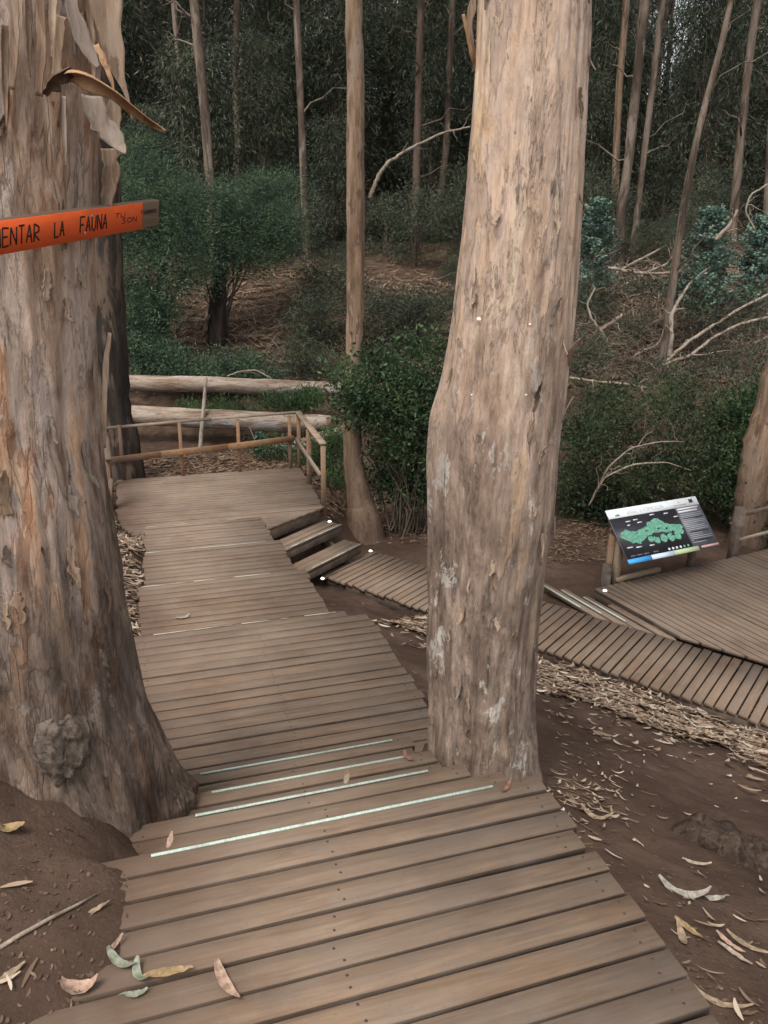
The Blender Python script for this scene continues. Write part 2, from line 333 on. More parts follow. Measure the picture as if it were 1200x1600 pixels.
L_crumb = leaf_mat('soil_crumb', [(0.05, 0.03, 0.021), (0.085, 0.054, 0.038), (0.12, 0.078, 0.055), (0.065, 0.04, 0.029), (0.19, 0.135, 0.095)], 0.0, 0.9)
def flat_mat(name, col, rough=0.7, var=0.25, emis=None, estr=0, spec=0.3):
    t = NT(name); n = t.noise(t.coord((40, 40, 40), rnd=True), 1, 4, 0.6)
    c = t.ramp(n, [(0.3, tuple(x * (1 - var) for x in col)), (0.7, tuple(min(1, x * (1 + var)) for x in col))])
    return t.done(c, rough, None, spec, 0, emis, estr)

def dirt_mat():
    t = NT('forest_dirt')
    w = t.coord((1, 1, 1), world=True)
    a = t.noise(w, 1.3, 6, 0.6); b = t.noise(w, 14, 6, 0.65); c = t.noise(w, 90, 3, 0.6)
    col = t.ramp(a, [(0.36, (0.044, 0.027, 0.019)), (0.5, (0.068, 0.043, 0.031)), (0.64, (0.097, 0.063, 0.046))])
    col = t.mix(t.ramp(b, [(0.45, 0.0), (0.7, 0.6)]), col, (0.05, 0.032, 0.024))
    col = t.mix(t.ramp(c, [(0.62, 0.0), (0.75, 0.5)]), col, (0.16, 0.11, 0.08))
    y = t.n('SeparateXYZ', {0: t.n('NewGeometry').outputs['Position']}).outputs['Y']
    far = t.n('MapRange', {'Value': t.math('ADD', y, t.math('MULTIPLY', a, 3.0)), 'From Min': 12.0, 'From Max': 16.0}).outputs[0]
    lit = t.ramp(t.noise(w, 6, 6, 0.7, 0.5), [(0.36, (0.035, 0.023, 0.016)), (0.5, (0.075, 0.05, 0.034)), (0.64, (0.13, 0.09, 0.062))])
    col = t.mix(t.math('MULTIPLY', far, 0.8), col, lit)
    h = t.math('ADD', t.math('MULTIPLY', b, 1.0), t.math('MULTIPLY', c, 0.35))
    return t.done(col, 0.95, t.bump(h, 0.5, 0.02), 0.1)
M_dirt = dirt_mat()

# ------------------------------------------------------------------ the ground
TH = math.radians(18); UX, UY = -math.sin(TH), math.cos(TH); VX, VY = math.cos(TH), math.sin(TH)
def uv2xy(u, v): return np.array([u * UX + v * VX, u * UY + v * VY])
def zdeck(u):
    return np.interp(u, [-50, 1.9, 3.0, 4.65, 4.85, 5.85, 6.05, 7.0, 7.2, 8.2, 8.4, 10.8, 12], [0, 0, -.7, -.7, -.875, -.875, -1.05, -1.05, -1.225, -1.225, -1.4, -1.4, -1.5])
GA = math.radians(-36.5); GO = np.array([-0.72, 8.36]); GD = np.array([math.cos(GA), math.sin(GA)]); GN = np.array([-math.sin(GA), math.cos(GA)])   # low boardwalk frame
ZG, ZS = -1.95, -1.90
def gz(x, y, rough=True):
    x = np.asarray(x, float); y = np.asarray(y, float)
    u = x * UX + y * UY; v = x * VX + y * VY
    w = -((x - GO[0]) * GN[0] + (y - GO[1]) * GN[1])
    zl = np.interp(u, [-50, 1.0, 1.42, 1.62, 1.9, 2.25, 2.9, 3.4, 4.7, 8.3, 10.8, 13], [-.06, -.05, -.03, .035, .05, .0, -.36, -.62, -.80, -1.30, -1.5, -1.55])
    zl = zl + 0.16 * np.clip(-v - 0.35, 0, 6) - 0.06 * sstep(v, -0.3, 0.0)
    zl = zl + .31 * np.exp(-((x + 1.46) ** 2 + (y - 1.97) ** 2) / (2 * .24 ** 2)) * (1 + .25 * vnoise(np.stack([x * 6, y * 6, 0 * x], -1), 77))
    zr = -2.06 + 1.93 * np.clip(w / 4.5, 0, 1) ** 1.12 - 0.1 * np.clip(w - 4.5, 0, 3)
    v0 = np.interp(u, [0, 3, 8.3, 9.0, 12], [.75, .6, .55, 1.95, 2.6])
    s = sstep(v, v0, v0 + np.interp(u, [0, 8, 9, 12], [.6, .6, .7, 1.6])); z = zl * (1 - s) + zr * s
    vr = np.interp(u, [1.9, 2.0, 2.9, 3.1, 4.7, 4.8], [1.19, 1.1, 1.1, 1.4, 1.4, 1.24])
    under = (v > -.02) & (v < vr) & (u < 8.3)
    va = np.interp(u, [1.9, 2.0, 2.9, 3.2], [-.16, -.34, -.34, -.16]); k = sstep(v, va, np.interp(u, [1.9, 2.0, 2.9, 3.2], [.05, .12, .1, .05])) * (1 - sstep(v, vr - .02, vr + .04)) * (u < 8.4); zm = np.minimum(z, zdeck(u) - .13); z = z * (1 - k) + zm * k
    plat = (u >= 8.2) & (u < 10.8) & (v > -.3) & (v < 2.25)
    z = np.where(plat, np.minimum(z, -1.5), z)
    zb = np.interp(y, [12, 13.2, 14.6, 19, 20, 27, 95, 200], [-1.7, -1.5, -1.0, .8, .95, 1.6, 16, 18])
    zb = zb + np.interp(x, [-40, -8, 0, 6, 40], [1.0, .2, 0, .35, 1.5]) * sstep(y, 14, 20)
    f = sstep(y, 11.8, 14.2); z = z * (1 - f) + zb * f
    if rough:
        p = np.stack([x, y, 0 * x], -1)
        n = 0.024 * fbm(p * 2.2, 4, 3) + 0.016 * fbm(p * 9, 3, 5)
        n = np.where(under | plat, 0, n) * np.where((v < 0) & (u < 2.4), 0.7, 1)
        z = z + n + sstep(y, 13.5, 18) * 0.35 * fbm(p / 3.5, 3, 9)
    return z
def ground_hit(px, py, off=0.0):
    d = ray(px, py); t = np.concatenate([np.arange(0.8, 6, .01), np.arange(6, 12, .02), np.arange(12, 40, .06)])
    P = ORG + d * t[:, None]; below = P[:, 2] < gz(P[:, 0], P[:, 1]) + off
    i = int(np.argmax(below)) if below.any() else len(t) - 1
    return P[i]
def ground_hits(PQ):
    """the same for many pixels at once, xy only"""
    out = []; t = np.concatenate([np.arange(0.8, 6, .03), np.arange(6, 14, .06), np.arange(14, 60, .2)])
    for k in range(0, len(PQ), 400):
        d = np.array([ray(*q) for q in PQ[k:k + 400]]); P = ORG + d[:, None] * t[None, :, None]
        b = P[..., 2] < gz(P[..., 0], P[..., 1], False); i = np.where(b.any(1), b.argmax(1), len(t) - 1); out.append(P[np.arange(len(d)), i, :2])
    return np.concatenate(out)
def axis(lo, a, b, hi, st, g=1.12):
    mid = list(np.arange(a, b + st / 2, st)); r = [mid[-1]]; d = st
    while r[-1] < hi: d *= g; r.append(r[-1] + d)
    l = [mid[0]]; d = st
    while l[-1] > lo: d *= g; l.append(l[-1] - d)
    return np.array(l[:0:-1] + mid + r[1:])
gx = axis(-160, -4.2, 5.6, 160, .045, 1.09); gy = axis(-60, .6, 9.5, 230, .045, 1.045)
XX, YY = np.meshgrid(gx, gy); ZZ = gz(XX, YY); nx, ny = len(gx), len(gy)
ii = (np.arange(ny - 1)[:, None] * nx + np.arange(nx - 1)[None]).ravel()
gme = np_mesh('ground', np.stack([XX, YY, ZZ], -1).reshape(-1, 3), np.stack([ii, ii + 1, ii + nx + 1, ii + nx], -1), M_dirt, True)
tag(obj('ground', gme), kind='structure')

# ------------------------------------------------------------------ boardwalks
PW, GAP, PT = 0.0795, 0.0105, 0.036
_pl = {}
M_edge = wood_mat('grimy_shaded_plank_edge', (0.04, 0.028, 0.02), (0.065, 0.046, 0.033), (0.095, 0.068, 0.05))  # dark plank sides: shade of the gaps painted in, along with edge grime
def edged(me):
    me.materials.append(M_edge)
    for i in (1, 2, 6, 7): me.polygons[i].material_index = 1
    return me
def plank_mesh(L, w, mat, t=PT, pre='plank'):
    L = round(L / .02) * .02; k = (L, round(w, 3), mat.name, t)
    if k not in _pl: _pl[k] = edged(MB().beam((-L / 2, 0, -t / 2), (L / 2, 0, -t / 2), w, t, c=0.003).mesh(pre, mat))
    return _pl[k]
def plank(parent, a, b, zt, w, mat, name='plank', t=PT, jit=1.0):
    """a board whose top face runs from a to b (xy) at height zt"""
    a = np.asarray(a, float); b = np.asarray(b, float); d = b - a; L = np.hypot(*d); m = (a + b) / 2
    rz = math.atan2(d[1], d[0]) + random.gauss(0, .0018) * jit
    if random.random() < .5: rz += math.pi
    return obj(name, plank_mesh(L, w, mat, t), parent, (m[0], m[1], zt + random.uniform(-.0025, .0025) * jit), (random.gauss(0, .006) * jit, random.gauss(0, .0012) * jit, rz))
def plank_cut(parent, a, b, zt, w, mat, ka=0.0, kb=0.0, name='plank', t=PT):
    """the same with ends cut on the slant: ka, kb = shift along the board per metre to its left"""
    a = np.asarray(a, float); b = np.asarray(b, float); d = b - a; L = np.hypot(*d)
    m = MB().beam((0, 0, -t / 2), (L, 0, -t / 2), w, t, c=.003); V = m.V[0]; V[:8, 0] += ka * V[:8, 1]; V[8:, 0] += kb * V[8:, 1]
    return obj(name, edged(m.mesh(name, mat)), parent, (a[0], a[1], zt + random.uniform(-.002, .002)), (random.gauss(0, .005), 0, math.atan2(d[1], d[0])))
def strip(parent, u, v0, v1, z, w=.0105, h=.006, mat=None, name='nosing_strip'):
    a, b = uv2xy(u, v0), uv2xy(u, v1)
    return obj(name, MB().beam((*a, z + h / 2 + .001), (*b, z + h / 2 + .001), w, h, c=.0015).mesh(name, mat or M_strip), parent)
def stringer(parent, p, q, zt, w=.045, h=.12, mat=None, name='bearer'):
    return obj(name, MB().beam((*p, zt - h / 2), (*q, zt - h / 2), w, h).mesh(name, mat or M_dark), parent)
def section(label, u0, u1, z, vl, vr, n=None, mat=M_deck, bear=True, cat='boardwalk', jl=.012, pw=None):
    t = thing('boardwalk_section', label, cat, (0, 0, 0))
    n = n or int(round((u1 - u0) / (PW + GAP))); sp = (u1 - u0) / n
    for i in range(n):
        u = u0 + (i + .5) * sp
        l = vl(u) if callable(vl) else vl; r = vr(u) if callable(vr) else vr
        kr = (vr(u + .02) - vr(u - .02)) / .04 if callable(vr) and cat == 'platform' else 0
        if abs(kr) > .3: plank_cut(t, uv2xy(u, l), uv2xy(u, r), z, sp - GAP, mat, 0, kr); continue
        plank(t, uv2xy(u, l + random.uniform(-jl, jl)), uv2xy(u, r + random.uniform(-jl, jl)), z, sp - GAP * random.uniform(.75, 1.35), mat)
    if bear:
        L0 = vl((u0 + u1) / 2) if callable(vl) else vl; R0 = vr((u0 + u1) / 2) if callable(vr) else vr
        for v in (L0 + .08, (L0 + R0) / 2, R0 - .045):
            stringer(t, uv2xy(u0 + .02, v), uv2xy(u1 - .02, v), z - PT - .002)
    return t
def dome(r, h, n=12, rings=4):
    V = []; F = []
    for k in range(rings):
        a = k / rings * math.pi / 2
        for j in range(n): th = 2 * math.pi * j / n; V.append((r * math.cos(a) * math.cos(th), r * math.cos(a) * math.sin(th), h * math.sin(a)))
    V.append((0, 0, h)); top = len(V) - 1
    for k in range(rings - 1):
        for j in range(n): F.append((k * n + j, k * n + (j + 1) % n, (k + 1) * n + (j + 1) % n, (k + 1) * n + j))
    return V, [F, [((rings - 1) * n + j, (rings - 1) * n + (j + 1) % n, top) for j in range(n)]]
UA = 1.967
secA = section('wide brown plank deck in the foreground, with leaves and dirt at its left edge', UA - 28 * .09, UA, 0.0, lambda u: -.30 if u > 1.6 else -.42, 1.186, n=28)
strip(secA, 1.943, -.06, 1.025, 0)
M_nail = flat_mat('rusty_nail', (0.05, 0.035, 0.028), .6, .2)
def nail_mesh():
    V, F = dome(.0042, .0015, 7, 2); return MB().add(V, F).mesh('nail', M_nail)
# four risers down: three treads
st = thing('stair_flight', 'short wooden stair with pale edge strips between the two big trunks', 'stairs')
for (ue, z, boards, sv) in ((2.315, -.175, [(-.16, 1.085), (-.16, 1.20), (-.1, 1.2), (-.1, 1.15)], (.085, .935)),
                            (2.645, -.35, [(-.05, 1.08), (-.05, 1.09), (-.05, 1.1), (-.05, 1.1)], (.165, .965)),
                            (3.005, -.525, [(-.02, 1.12), (-.02, 1.10), (-.02, 1.1), (-.02, 1.1)], (.145, 1.03))):
    tr = obj('tread', MB().beam((*uv2xy(ue - .06, .0), z - PT - .03), (*uv2xy(ue - .06, 1.05), z - PT - .03), .03, .055).mesh('tread', M_dark), st)
    for k, (l, r) in enumerate(boards):
        plank(tr, uv2xy(ue - .045 - k * .09, l), uv2xy(ue - .045 - k * .09, r), z, .0765, M_deck)
    strip(tr, ue - .022, *sv, z)
for v in (-.02, 1.0):
    obj('stair_stringer', MB().beam((*uv2xy(1.9, v), -.18), (*uv2xy(3.1, v), -.8), .045, .16).mesh('stair_stringer', M_dark), st)
secB = section('long plank landing just below the stair, left of the tan trunk', 3.0, 4.73, -.7, -.11, lambda u: 1.27 if u > 4.66 else 1.405)
for a, b in ((.0, .5), (.56, .74), (.82, .87), (.98, 1.2)): strip(secB, 4.712, a, b, -.7, .012, .003, M_worn)
secC = section('first of three narrower plank steps beyond the long landing, pale crescent leaf on it', 4.70, 5.905, -.875, -.085, 1.235)
for a, b in ((-.06, .3), (.34, .62), (.66, .95)): strip(secC, 5.888, a, b, -.875, .012, .003, M_worn)
secD = section('middle one of three narrower plank steps below the long landing', 5.88, 7.07, -1.05, -.03, 1.24)
strip(secD, 7.052, -.01, 1.1, -1.05, .014, .003, M_worn)
secE = section('lowest plank step adjoining the railed platform', 7.05, 8.275, -1.225, -.005, 1.258, mat=M_deck2)
strip(secE, 8.257, .02, 1.0, -1.225, .014, .003, M_worn)
secF = section('railed wooden platform at the end of the descending walkway', 8.255, 10.775, -1.4,
               lambda u: float(np.interp(u, [8.25, 8.9, 9.2], [-.02, -.26, -.29])), lambda u: float(np.interp(u, [8.25, 8.37, 8.945, 10.8], [1.2, 1.35, 2.12, 2.22])), mat=M_deck2, bear=False, cat='platform')
P0, P1 = uv2xy(8.33, 1.30), uv2xy(8.96, 2.10)
ed = (P1 - P0) / np.linalg.norm(P1 - P0); en = np.array([ed[1], -ed[0]])
stringer(secF, P0 - en * .03, P1 - en * .03, -1.434, .04, .13)
stringer(secF, uv2xy(10.7, -.2), uv2xy(10.7, 2.1), -1.434); stringer(secF, uv2xy(9.6, -.2), uv2xy(9.6, 2.1), -1.434); stringer(secF, uv2xy(9.0, 2.02), uv2xy(10.7, 2.1), -1.434)
# side stair: two treads
ss = thing('side_stair', 'two-step wooden side stair dropping right from the railed platform', 'stairs')
for off, z in ((.30, -1.58), (.60, -1.765)):
    a0, b0 = P0 + ed * .0, P1 + ed * .02; q = en * (off - .02)
    tr = obj('tread', MB().beam((*(a0 + q), z - .033 - .045), (*(b0 + q), z - .033 - .045), .028, .085).mesh('tread', M_dark), ss)
    for k in range(3):
        q = en * (off - .045 - k * .092)
        plank(tr, a0 + q, b0 + q, z, .084, M_deck2, t=.032)
    q = en * (off - .012)
    obj('nosing_strip', MB().beam((*(a0 + q + ed * .1), z + .004), (*(b0 + q), z + .004), .022, .005, c=.001).mesh('nosing_strip', M_worn), tr)
for s_ in (.05, .86):
    a = P0 + ed * s_; obj('stair_stringer', MB().beam((*(a + en * .02), -1.68), (*(a + en * .60), -2.03), .04, .13).mesh('stair_stringer', M_dark), ss)
# low boardwalk
gw = thing('low_boardwalk', 'narrow low boardwalk of crosswise planks passing behind the tan trunk', 'boardwalk')
for i in range(74):
    a = GO + GD * (i + .5) * .091 + GD * .02
    k0, k1 = -.01 + random.uniform(-.014, .014), .955 + random.uniform(-.014, .014)
    plank(gw, a + GN * k0, a + GN * k1, ZG, .0765 + random.uniform(-.003, .002), M_deck, jit=1.5)
for o_ in (.03, .5, .91): stringer(gw, GO + GN * o_ + GD * .03, GO + GN * o_ + GD * 6.7, ZG - PT - .003, .04, .1)
# sign platform
SO = atz(928, 920, ZS)[:2]; sa = math.radians(27.5); S1 = np.array([math.cos(sa), math.sin(sa)]); S2 = np.array([S1[1], -S1[0]])
sp_ = thing('sign_platform', 'wide wooden platform in front of the information board at right', 'platform')
GF = GO + GN * .965                       # far edge of the low boardwalk
for i in range(34):
    a = SO + S1 * (i + .5) * .091
    t1 = ((GF - a) @ GN) / (S2 @ GN) - .012
    if t1 < .12: break
    plank_cut(sp_, a + S2 * random.uniform(-.01, .012), a + S2 * t1, ZS, .0775, M_deck2, 0, -(S1 @ GN) / (S2 @ GN))
nS = i
stringer(sp_, SO + S1 * .03 + S2 * .02, SO + S1 * .03 + S2 * (((GF - SO) @ GN) / (S2 @ GN) - .08), ZS - PT - .002, .035, .10)
stringer(sp_, SO + S2 * .05 + S1 * .05, SO + S2 * .05 + S1 * 3.0, ZS - PT - .002, .04, .1)
# low step with three pale strips between the low boardwalk and the dirt path
ls = thing('low_step', 'low step boards with pale strips beside the sign platform corner', 'stairs')
for k, (o1, ta, tb, z) in enumerate(((-.045, .32, .80, ZS - .045), (-.14, .02, .58, ZS - .055), (-.235, -.24, .36, ZS - .06), (-.33, -.46, .10, ZS - .065))):
    a = SO + S1 * o1; t1 = ((GF - a) @ GN) / (S2 @ GN) - .02
    plank_cut(ls, a + S2 * ta, a + S2 * t1, z, .08, M_deck2, 0, -(S1 @ GN) / (S2 @ GN))
    if k:
        b = a - S1 * .03; obj('nosing_strip', MB().beam((*(b + S2 * (ta + .02)), z + .005), (*(b + S2 * min(t1, ta + .66)), z + .005), .014, .008, c=.001).mesh('nosing_strip', M_strip), ls)
NM = nail_mesh()
for sec in (secA, secB, st):
    for p in [c for c in sec.children_recursive if c.name.split('.')[0] == 'plank' and c.location.y > .7]:
        L = p.dimensions.x if p.dimensions.x > .1 else max(v.co.x for v in p.data.vertices) * 2
        for sx in (-1, 0, 1):
            for sy in (-.02, .021): obj('nail', NM, p, (sx * (L / 2 - .055) + random.gauss(0, .006), sy + random.gauss(0, .003), .0005))
# small lit step lights
M_lamp = flat_mat('lit_lamp_lens', (0.9, 0.9, 0.8), 0.3, 0.02, (1, 0.95, 0.82), 1.6)
M_metal = flat_mat('lamp_bezel', (0.35, 0.35, 0.34), 0.4, 0.1)
for (px, py, z, lab) in ((515, 816, -1.58, 'small round lit light on the upper tread of the side stair'), (579, 862, ZG, 'small round lit light at the far start of the low boardwalk'),
                         (504, 905, ZG, 'small round lit light at the near start corner of the low boardwalk'), (945, 924, ZS, 'small round lit light at the corner of the sign platform')):
    p = atz(px, py, z); t = thing('step_light', lab, 'light', (p[0], p[1], z + .001), 0, 'step lights')
    obj('bezel', MB().tube([(0, 0, 0), (0, 0, .008)], [.030, .028], 16).mesh('bezel', M_metal), t)
    V, F = dome(.021, .014); obj('lens', MB().add(V, F).mesh('lens', M_lamp, True), t, (0, 0, .008))

# ------------------------------------------------------------------ railings
def railpost(t, p, z0, z1, w=.05, mat=M_rail, name='post', top=None):
    p = np.asarray(p, float); q = np.asarray(top if top is not None else p, float)
    return obj(name, MB().beam((*p, z0), (*q, z1), w, w, up=(UX, UY, 0)).mesh(name, mat), t)
def railbar(t, pts, w, h, mat, name):
    m = MB()
    for a, b in zip(pts[:-1], pts[1:]): m.beam(a, b, w, h)
    return obj(name, m.mesh(name, mat), t)
rl = thing('railing', 'low orange-brown wooden railing around the far edge of the platform', 'railing')
far_posts = [uv2xy(10.74, v) for v in (-.2, .57, 1.35, 2.07)]
for p in far_posts: railpost(rl, p, -1.62, -.65, .045)
c0 = uv2xy(10.74, 2.2)
railpost(rl, c0, -1.6, -.62, .05); e1 = uv2xy(9.95, 2.17); e2 = uv2xy(9.05, 2.15)
railpost(rl, e1, -1.6, -.66, .06); railpost(rl, e2, -1.6, -.66, .055)
railbar(rl, [(*uv2xy(10.76, -.36), -.685), (*uv2xy(10.76, 1.0), -.63), (*uv2xy(10.76, 2.24), -.595)], .07, .028, M_railgrey, 'top_rail')
railbar(rl, [(*c0, -.60), (*e2, -.635)], .085, .03, M_railgrey, 'top_rail')
railbar(rl, [(*uv2xy(10.69, -.36), -1.11), (*uv2xy(10.69, .3), -1.065), (*uv2xy(10.69, 1.2), -1.02), (*uv2xy(10.69, 2.12), -.955)], .03, .085, M_rail, 'middle_rail')
railbar(rl, [(*(c0 - np.array([VX, VY]) * .04), -.98), (*(e2 - np.array([VX, VY]) * .04), -1.02)], .03, .06, M_railgrey, 'middle_rail')
rl2 = thing('railing', 'short weathered railing stub at the platform edge beside the left trunk', 'railing')
f1, f2 = uv2xy(9.55, -.36), uv2xy(10.5, -.37)
railpost(rl2, f1, -1.55, -.80, .07); railpost(rl2, f2, -1.55, -.72, .06)
railbar(rl2, [(*(f1 + np.array([.05, -.06])), -.78), (*f2, -.70)], .07, .03, M_railgrey, 'top_rail')
obj('brace', MB().beam((*(f1 + np.array([.05, -.03])), -1.02), (*(f1 + np.array([.0, -.12])), -1.5), .03, .05, up=(1, 0, 0)).mesh('brace', M_railgrey), rl2)
# right railing behind the sign platform
rr = thing('railing', 'dark brown wooden railing behind the sign platform at the right edge', 'railing')
rp = [SO + S1 * k - S2 * .05 for k in (2.27, 3.2, 4.1)]
for p in rp: railpost(rr, p, ZS - .3, ZS + .62, .10 if p is rp[0] else .07, M_rail if p is not rp[0] else M_dark)
railbar(rr, [(*rp[0], ZS + .52), (*(rp[2] + S1 * .4), ZS + .60)], .04, .05, M_dark, 'top_rail')
railbar(rr, [(*(rp[0] + S2 * .055), ZS + .22), (*(rp[2] + S1 * .4 + S2 * .05), ZS + .30)], .03, .035, M_railgrey, 'middle_rail')

# ------------------------------------------------------------------ big trunks
def trunk_rows(rows, Y, ztop, dy=0.0):
    """rows of (py, left px, right px) on the plane Y -> centre, radius by height"""
    out = []
    for py, l, r in rows:
        c = aty((l + r) / 2, py, Y); rad = (r - l) / 2 * depth(c) / FPX * .985
        out.append((c[2], c[0], rad))
    out.sort(); return np.array(out)
def big_trunk(rows, Y, zbot, ztop, nseg=150, nring=420, disp=.012, flare=(0, 0, 1), seed=1, lean_y=0.0, extra=None):
    A = trunk_rows(rows, Y, ztop)
    zz = np.concatenate([np.linspace(zbot, 2.9, nring), np.linspace(3.0, ztop, 60)])
    cx = np.interp(zz, A[:, 0], A[:, 1]); R = np.interp(zz, A[:, 0], A[:, 2])
    k = np.ones(9) / 9
    pad = lambda q: np.convolve(np.pad(q, 4, 'edge'), k, 'valid')
    cx, R = pad(cx), pad(R)
    up = zz > A[-1, 0]
    slope = (A[-1, 1] - A[-2, 1]) / (A[-1, 0] - A[-2, 0]); cx = np.where(up, A[-1, 1] + np.clip(slope, -.06, .06) * (zz - A[-1, 0]), cx)
    R = np.where(up, R * (1 - .55 * (zz - A[-1, 0]) / (ztop - A[-1, 0])), R)
    th = np.linspace(0, 2 * np.pi, nseg, endpoint=False)
    Zg, Tg = np.meshgrid(zz, th, indexing='ij'); Rg = R[:, None] * np.ones_like(Tg)
    nz = np.stack([np.cos(Tg) * 2.2, np.sin(Tg) * 2.2, Zg * 1.1], -1)
    Rg = Rg * (1 + .028 * fbm(nz, 3, seed))
    f0, fh, lob = flare
    Rg = Rg + f0 * np.exp(-np.clip(Zg - zbot - .12, 0, 9) / fh) * (.55 + .45 * np.cos(Tg * lob + seed + .8 * np.sin(Tg)))
    nf = np.stack([np.cos(Tg) * 9, np.sin(Tg) * 9, Zg * 1.3], -1)
    rid = fbm(nf, 4, seed + 30); low = np.clip(1.25 - (Zg - zbot) / 1.6, .35, 1.25)
    Rg = Rg + disp * rid * low
    pl = vnoise(np.stack([np.cos(Tg) * 3.3, np.sin(Tg) * 3.3, Zg * 1.6], -1), seed + 60)
    pl = sstep(pl, .12, .2); Rg = Rg + pl * .006                                  # plates of bark left standing proud
    nf2 = np.stack([np.cos(Tg) * 30, np.sin(Tg) * 30, Zg * 5], -1); Rg = Rg + disp * .5 * fbm(nf2, 3, seed + 90) * np.clip(low, .6, 1.3)
    if extra: Rg = extra(Tg, Zg, Rg)
    V = np.stack([cx[:, None] + Rg * np.cos(Tg), Y + lean_y * (Zg - zbot) + Rg * np.sin(Tg), Zg], -1)
    n = nseg; i = np.arange(len(zz) - 1)[:, None] * n; j = np.arange(n)[None]; j2 = (j + 1) % n
    F = np.stack([i + j, i + j2, i + n + j2, i + n + j], -1).reshape(-1, 4)
    return V.reshape(-1, 3), F, (lambda z: np.interp(z, zz, cx), lambda z: np.interp(z, zz, R))
def surf(rows_fn, Y, px, py, push=0.0):
    """where the ray of a pixel meets a vertical trunk (or passes nearest to it)"""
    cx, R = rows_fn; d = ray(px, py); best = None
    for t in np.arange(.8, 6, .004):
        p = ORG + d * t; q = math.hypot(p[0] - cx(p[2]), p[1] - Y) - R(p[2]) - push
        if q < 0: return p
        if best is None or q < best[0]: best = (q, p)
    return best[1]

# left trunk
T1Y = 2.34
rows1 = [(0, -90, 150), (120, -105, 146), (250, -125, 144), (400, -140, 138), (600, -150, 144), (700, -152, 150), (800, -152, 164), (900, -150, 180), (1000, -140, 194), (1100, -125, 211), (1200, -110, 241), (1290, -105, 248)]
def knot_dent(Tg, Zg, Rg): return Rg
V, F, fn1 = big_trunk(rows1, T1Y, -.42, 13.0, disp=.021, flare=(.135, .17, 5), seed=4)
b1 = np.array([-1.08, T1Y, 0])
t1 = thing('eucalyptus_tree', 'massive peeling eucalyptus trunk at the left edge carrying the orange board', 'tree', b1)
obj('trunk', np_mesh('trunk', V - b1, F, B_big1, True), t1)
# right trunk
T2Y = 2.98
rows2 = [(0, 748, 921), (100, 743, 917), (200, 737, 911), (300, 729, 905), (400, 719, 900), (500, 707, 893), (600, 690, 882), (650, 672, 877), (700, 667, 873), (750, 666, 870), (800, 667, 866), (850, 668, 857), (900, 668, 850), (1000, 669, 839), (1100, 670, 835), (1180, 671, 838), (1230, 668, 842)]
V, F, fn2 = big_trunk(rows2, T2Y, -.75, 14.0, disp=.0135, flare=(.02, .12, 4), seed=9)
b2 = np.array([.45, T2Y, -.45])
t2 = thing('eucalyptus_tree', 'thick tan eucalyptus trunk growing right beside the stair at centre', 'tree', b2)
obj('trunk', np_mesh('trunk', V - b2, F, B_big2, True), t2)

def ribbon(P, Wd, N, curl=0.0, th=.004, seg=7, ragged=.15, seed=0):
    """a curved strip of bark: spine P, widths Wd, facing normals N, curled across, with thickness"""
    P = np.asarray(P, float); k = len(P)
    ts = np.linspace(0, k - 1, 26); P = np.stack([np.interp(ts, np.arange(k), P[:, c]) for c in range(3)], 1)
    for _ in range(3): P[1:-1] = (P[:-2] + 2 * P[1:-1] + P[2:]) / 4
    Wd = np.interp(ts, np.arange(k), Wd); N = np.stack([np.interp(ts, np.arange(k), np.asarray(N, float)[:, c]) for c in range(3)], 1)
    T = np.gradient(P, axis=0); T /= np.linalg.norm(T, axis=1)[:, None]
    N = N - T * (N * T).sum(1)[:, None]; N /= np.linalg.norm(N, axis=1)[:, None]; S = np.cross(T, N)
    rg = np.random.default_rng(seed); kk = np.linspace(0, len(P) - 1, 11); wl = np.interp(np.arange(len(P)), kk, 1 + ragged * rg.normal(0, 1, 11)); wr = np.interp(np.arange(len(P)), kk, 1 + ragged * rg.normal(0, 1, 11))
    a = np.linspace(-1, 1, seg); V = []
    for side in (0, 1):
        for i in range(len(P)):
            w = Wd[i] / 2
            for x in a:
                ww = w * (wl[i] if x < 0 else wr[i])
                ang = x * curl
                if curl > .05: off = S[i] * ww * math.sin(ang) / curl + N[i] * ww * (1 - math.cos(ang)) / curl
                else: off = S[i] * ww * x
                V.append(P[i] + off - N[i] * th * side)
    n = seg; m = len(P) * n; F = []
    for i in range(len(P) - 1):
        for j in range(n - 1):
            q = (i * n + j, i * n + j + 1, (i + 1) * n + j + 1, (i + 1) * n + j)
            F.append(q); F.append(tuple(x + m for x in q[::-1]))
    for i in range(len(P) - 1):
        F.append((i * n, (i + 1) * n, (i + 1) * n + m, i * n + m)); F.append((i * n + n - 1, i * n + n - 1 + m, (i + 1) * n + n - 1 + m, (i + 1) * n + n - 1))
    for j in range(n - 1): F.append((j, j + m, j + 1 + m, j + 1)); q = (len(P) - 1) * n + j; F.append((q, q + 1, q + 1 + m, q + m))
    return V, F
def bark_strip(parent, base, pts, Yfn, mat, curl=.6, name='bark_strip', seed=0, th=.004, face=(0.25, -1, 0.05), ragged=.15):
    P = []; W = []
    for (px, py, w, Y) in pts:
        p = aty(px, py, Y); P.append(p - base); W.append(w * depth(p) / FPX)
    V, F = ribbon(P, W, [face] * len(P), curl, th, seed=seed, ragged=ragged)
    return obj(name, np_mesh(name, V, F, mat, True), parent)
Yr = T1Y - .09
bark_strip(t1, b1, [(158, -60, 66, Yr), (164, 0, 56, Yr), (174, 60, 40, Yr), (183, 110, 24, Yr), (193, 135, 10, Yr), (203, 165, 4, Yr), (206, 190, 2, Yr)], None, B_flake, .7, seed=1)
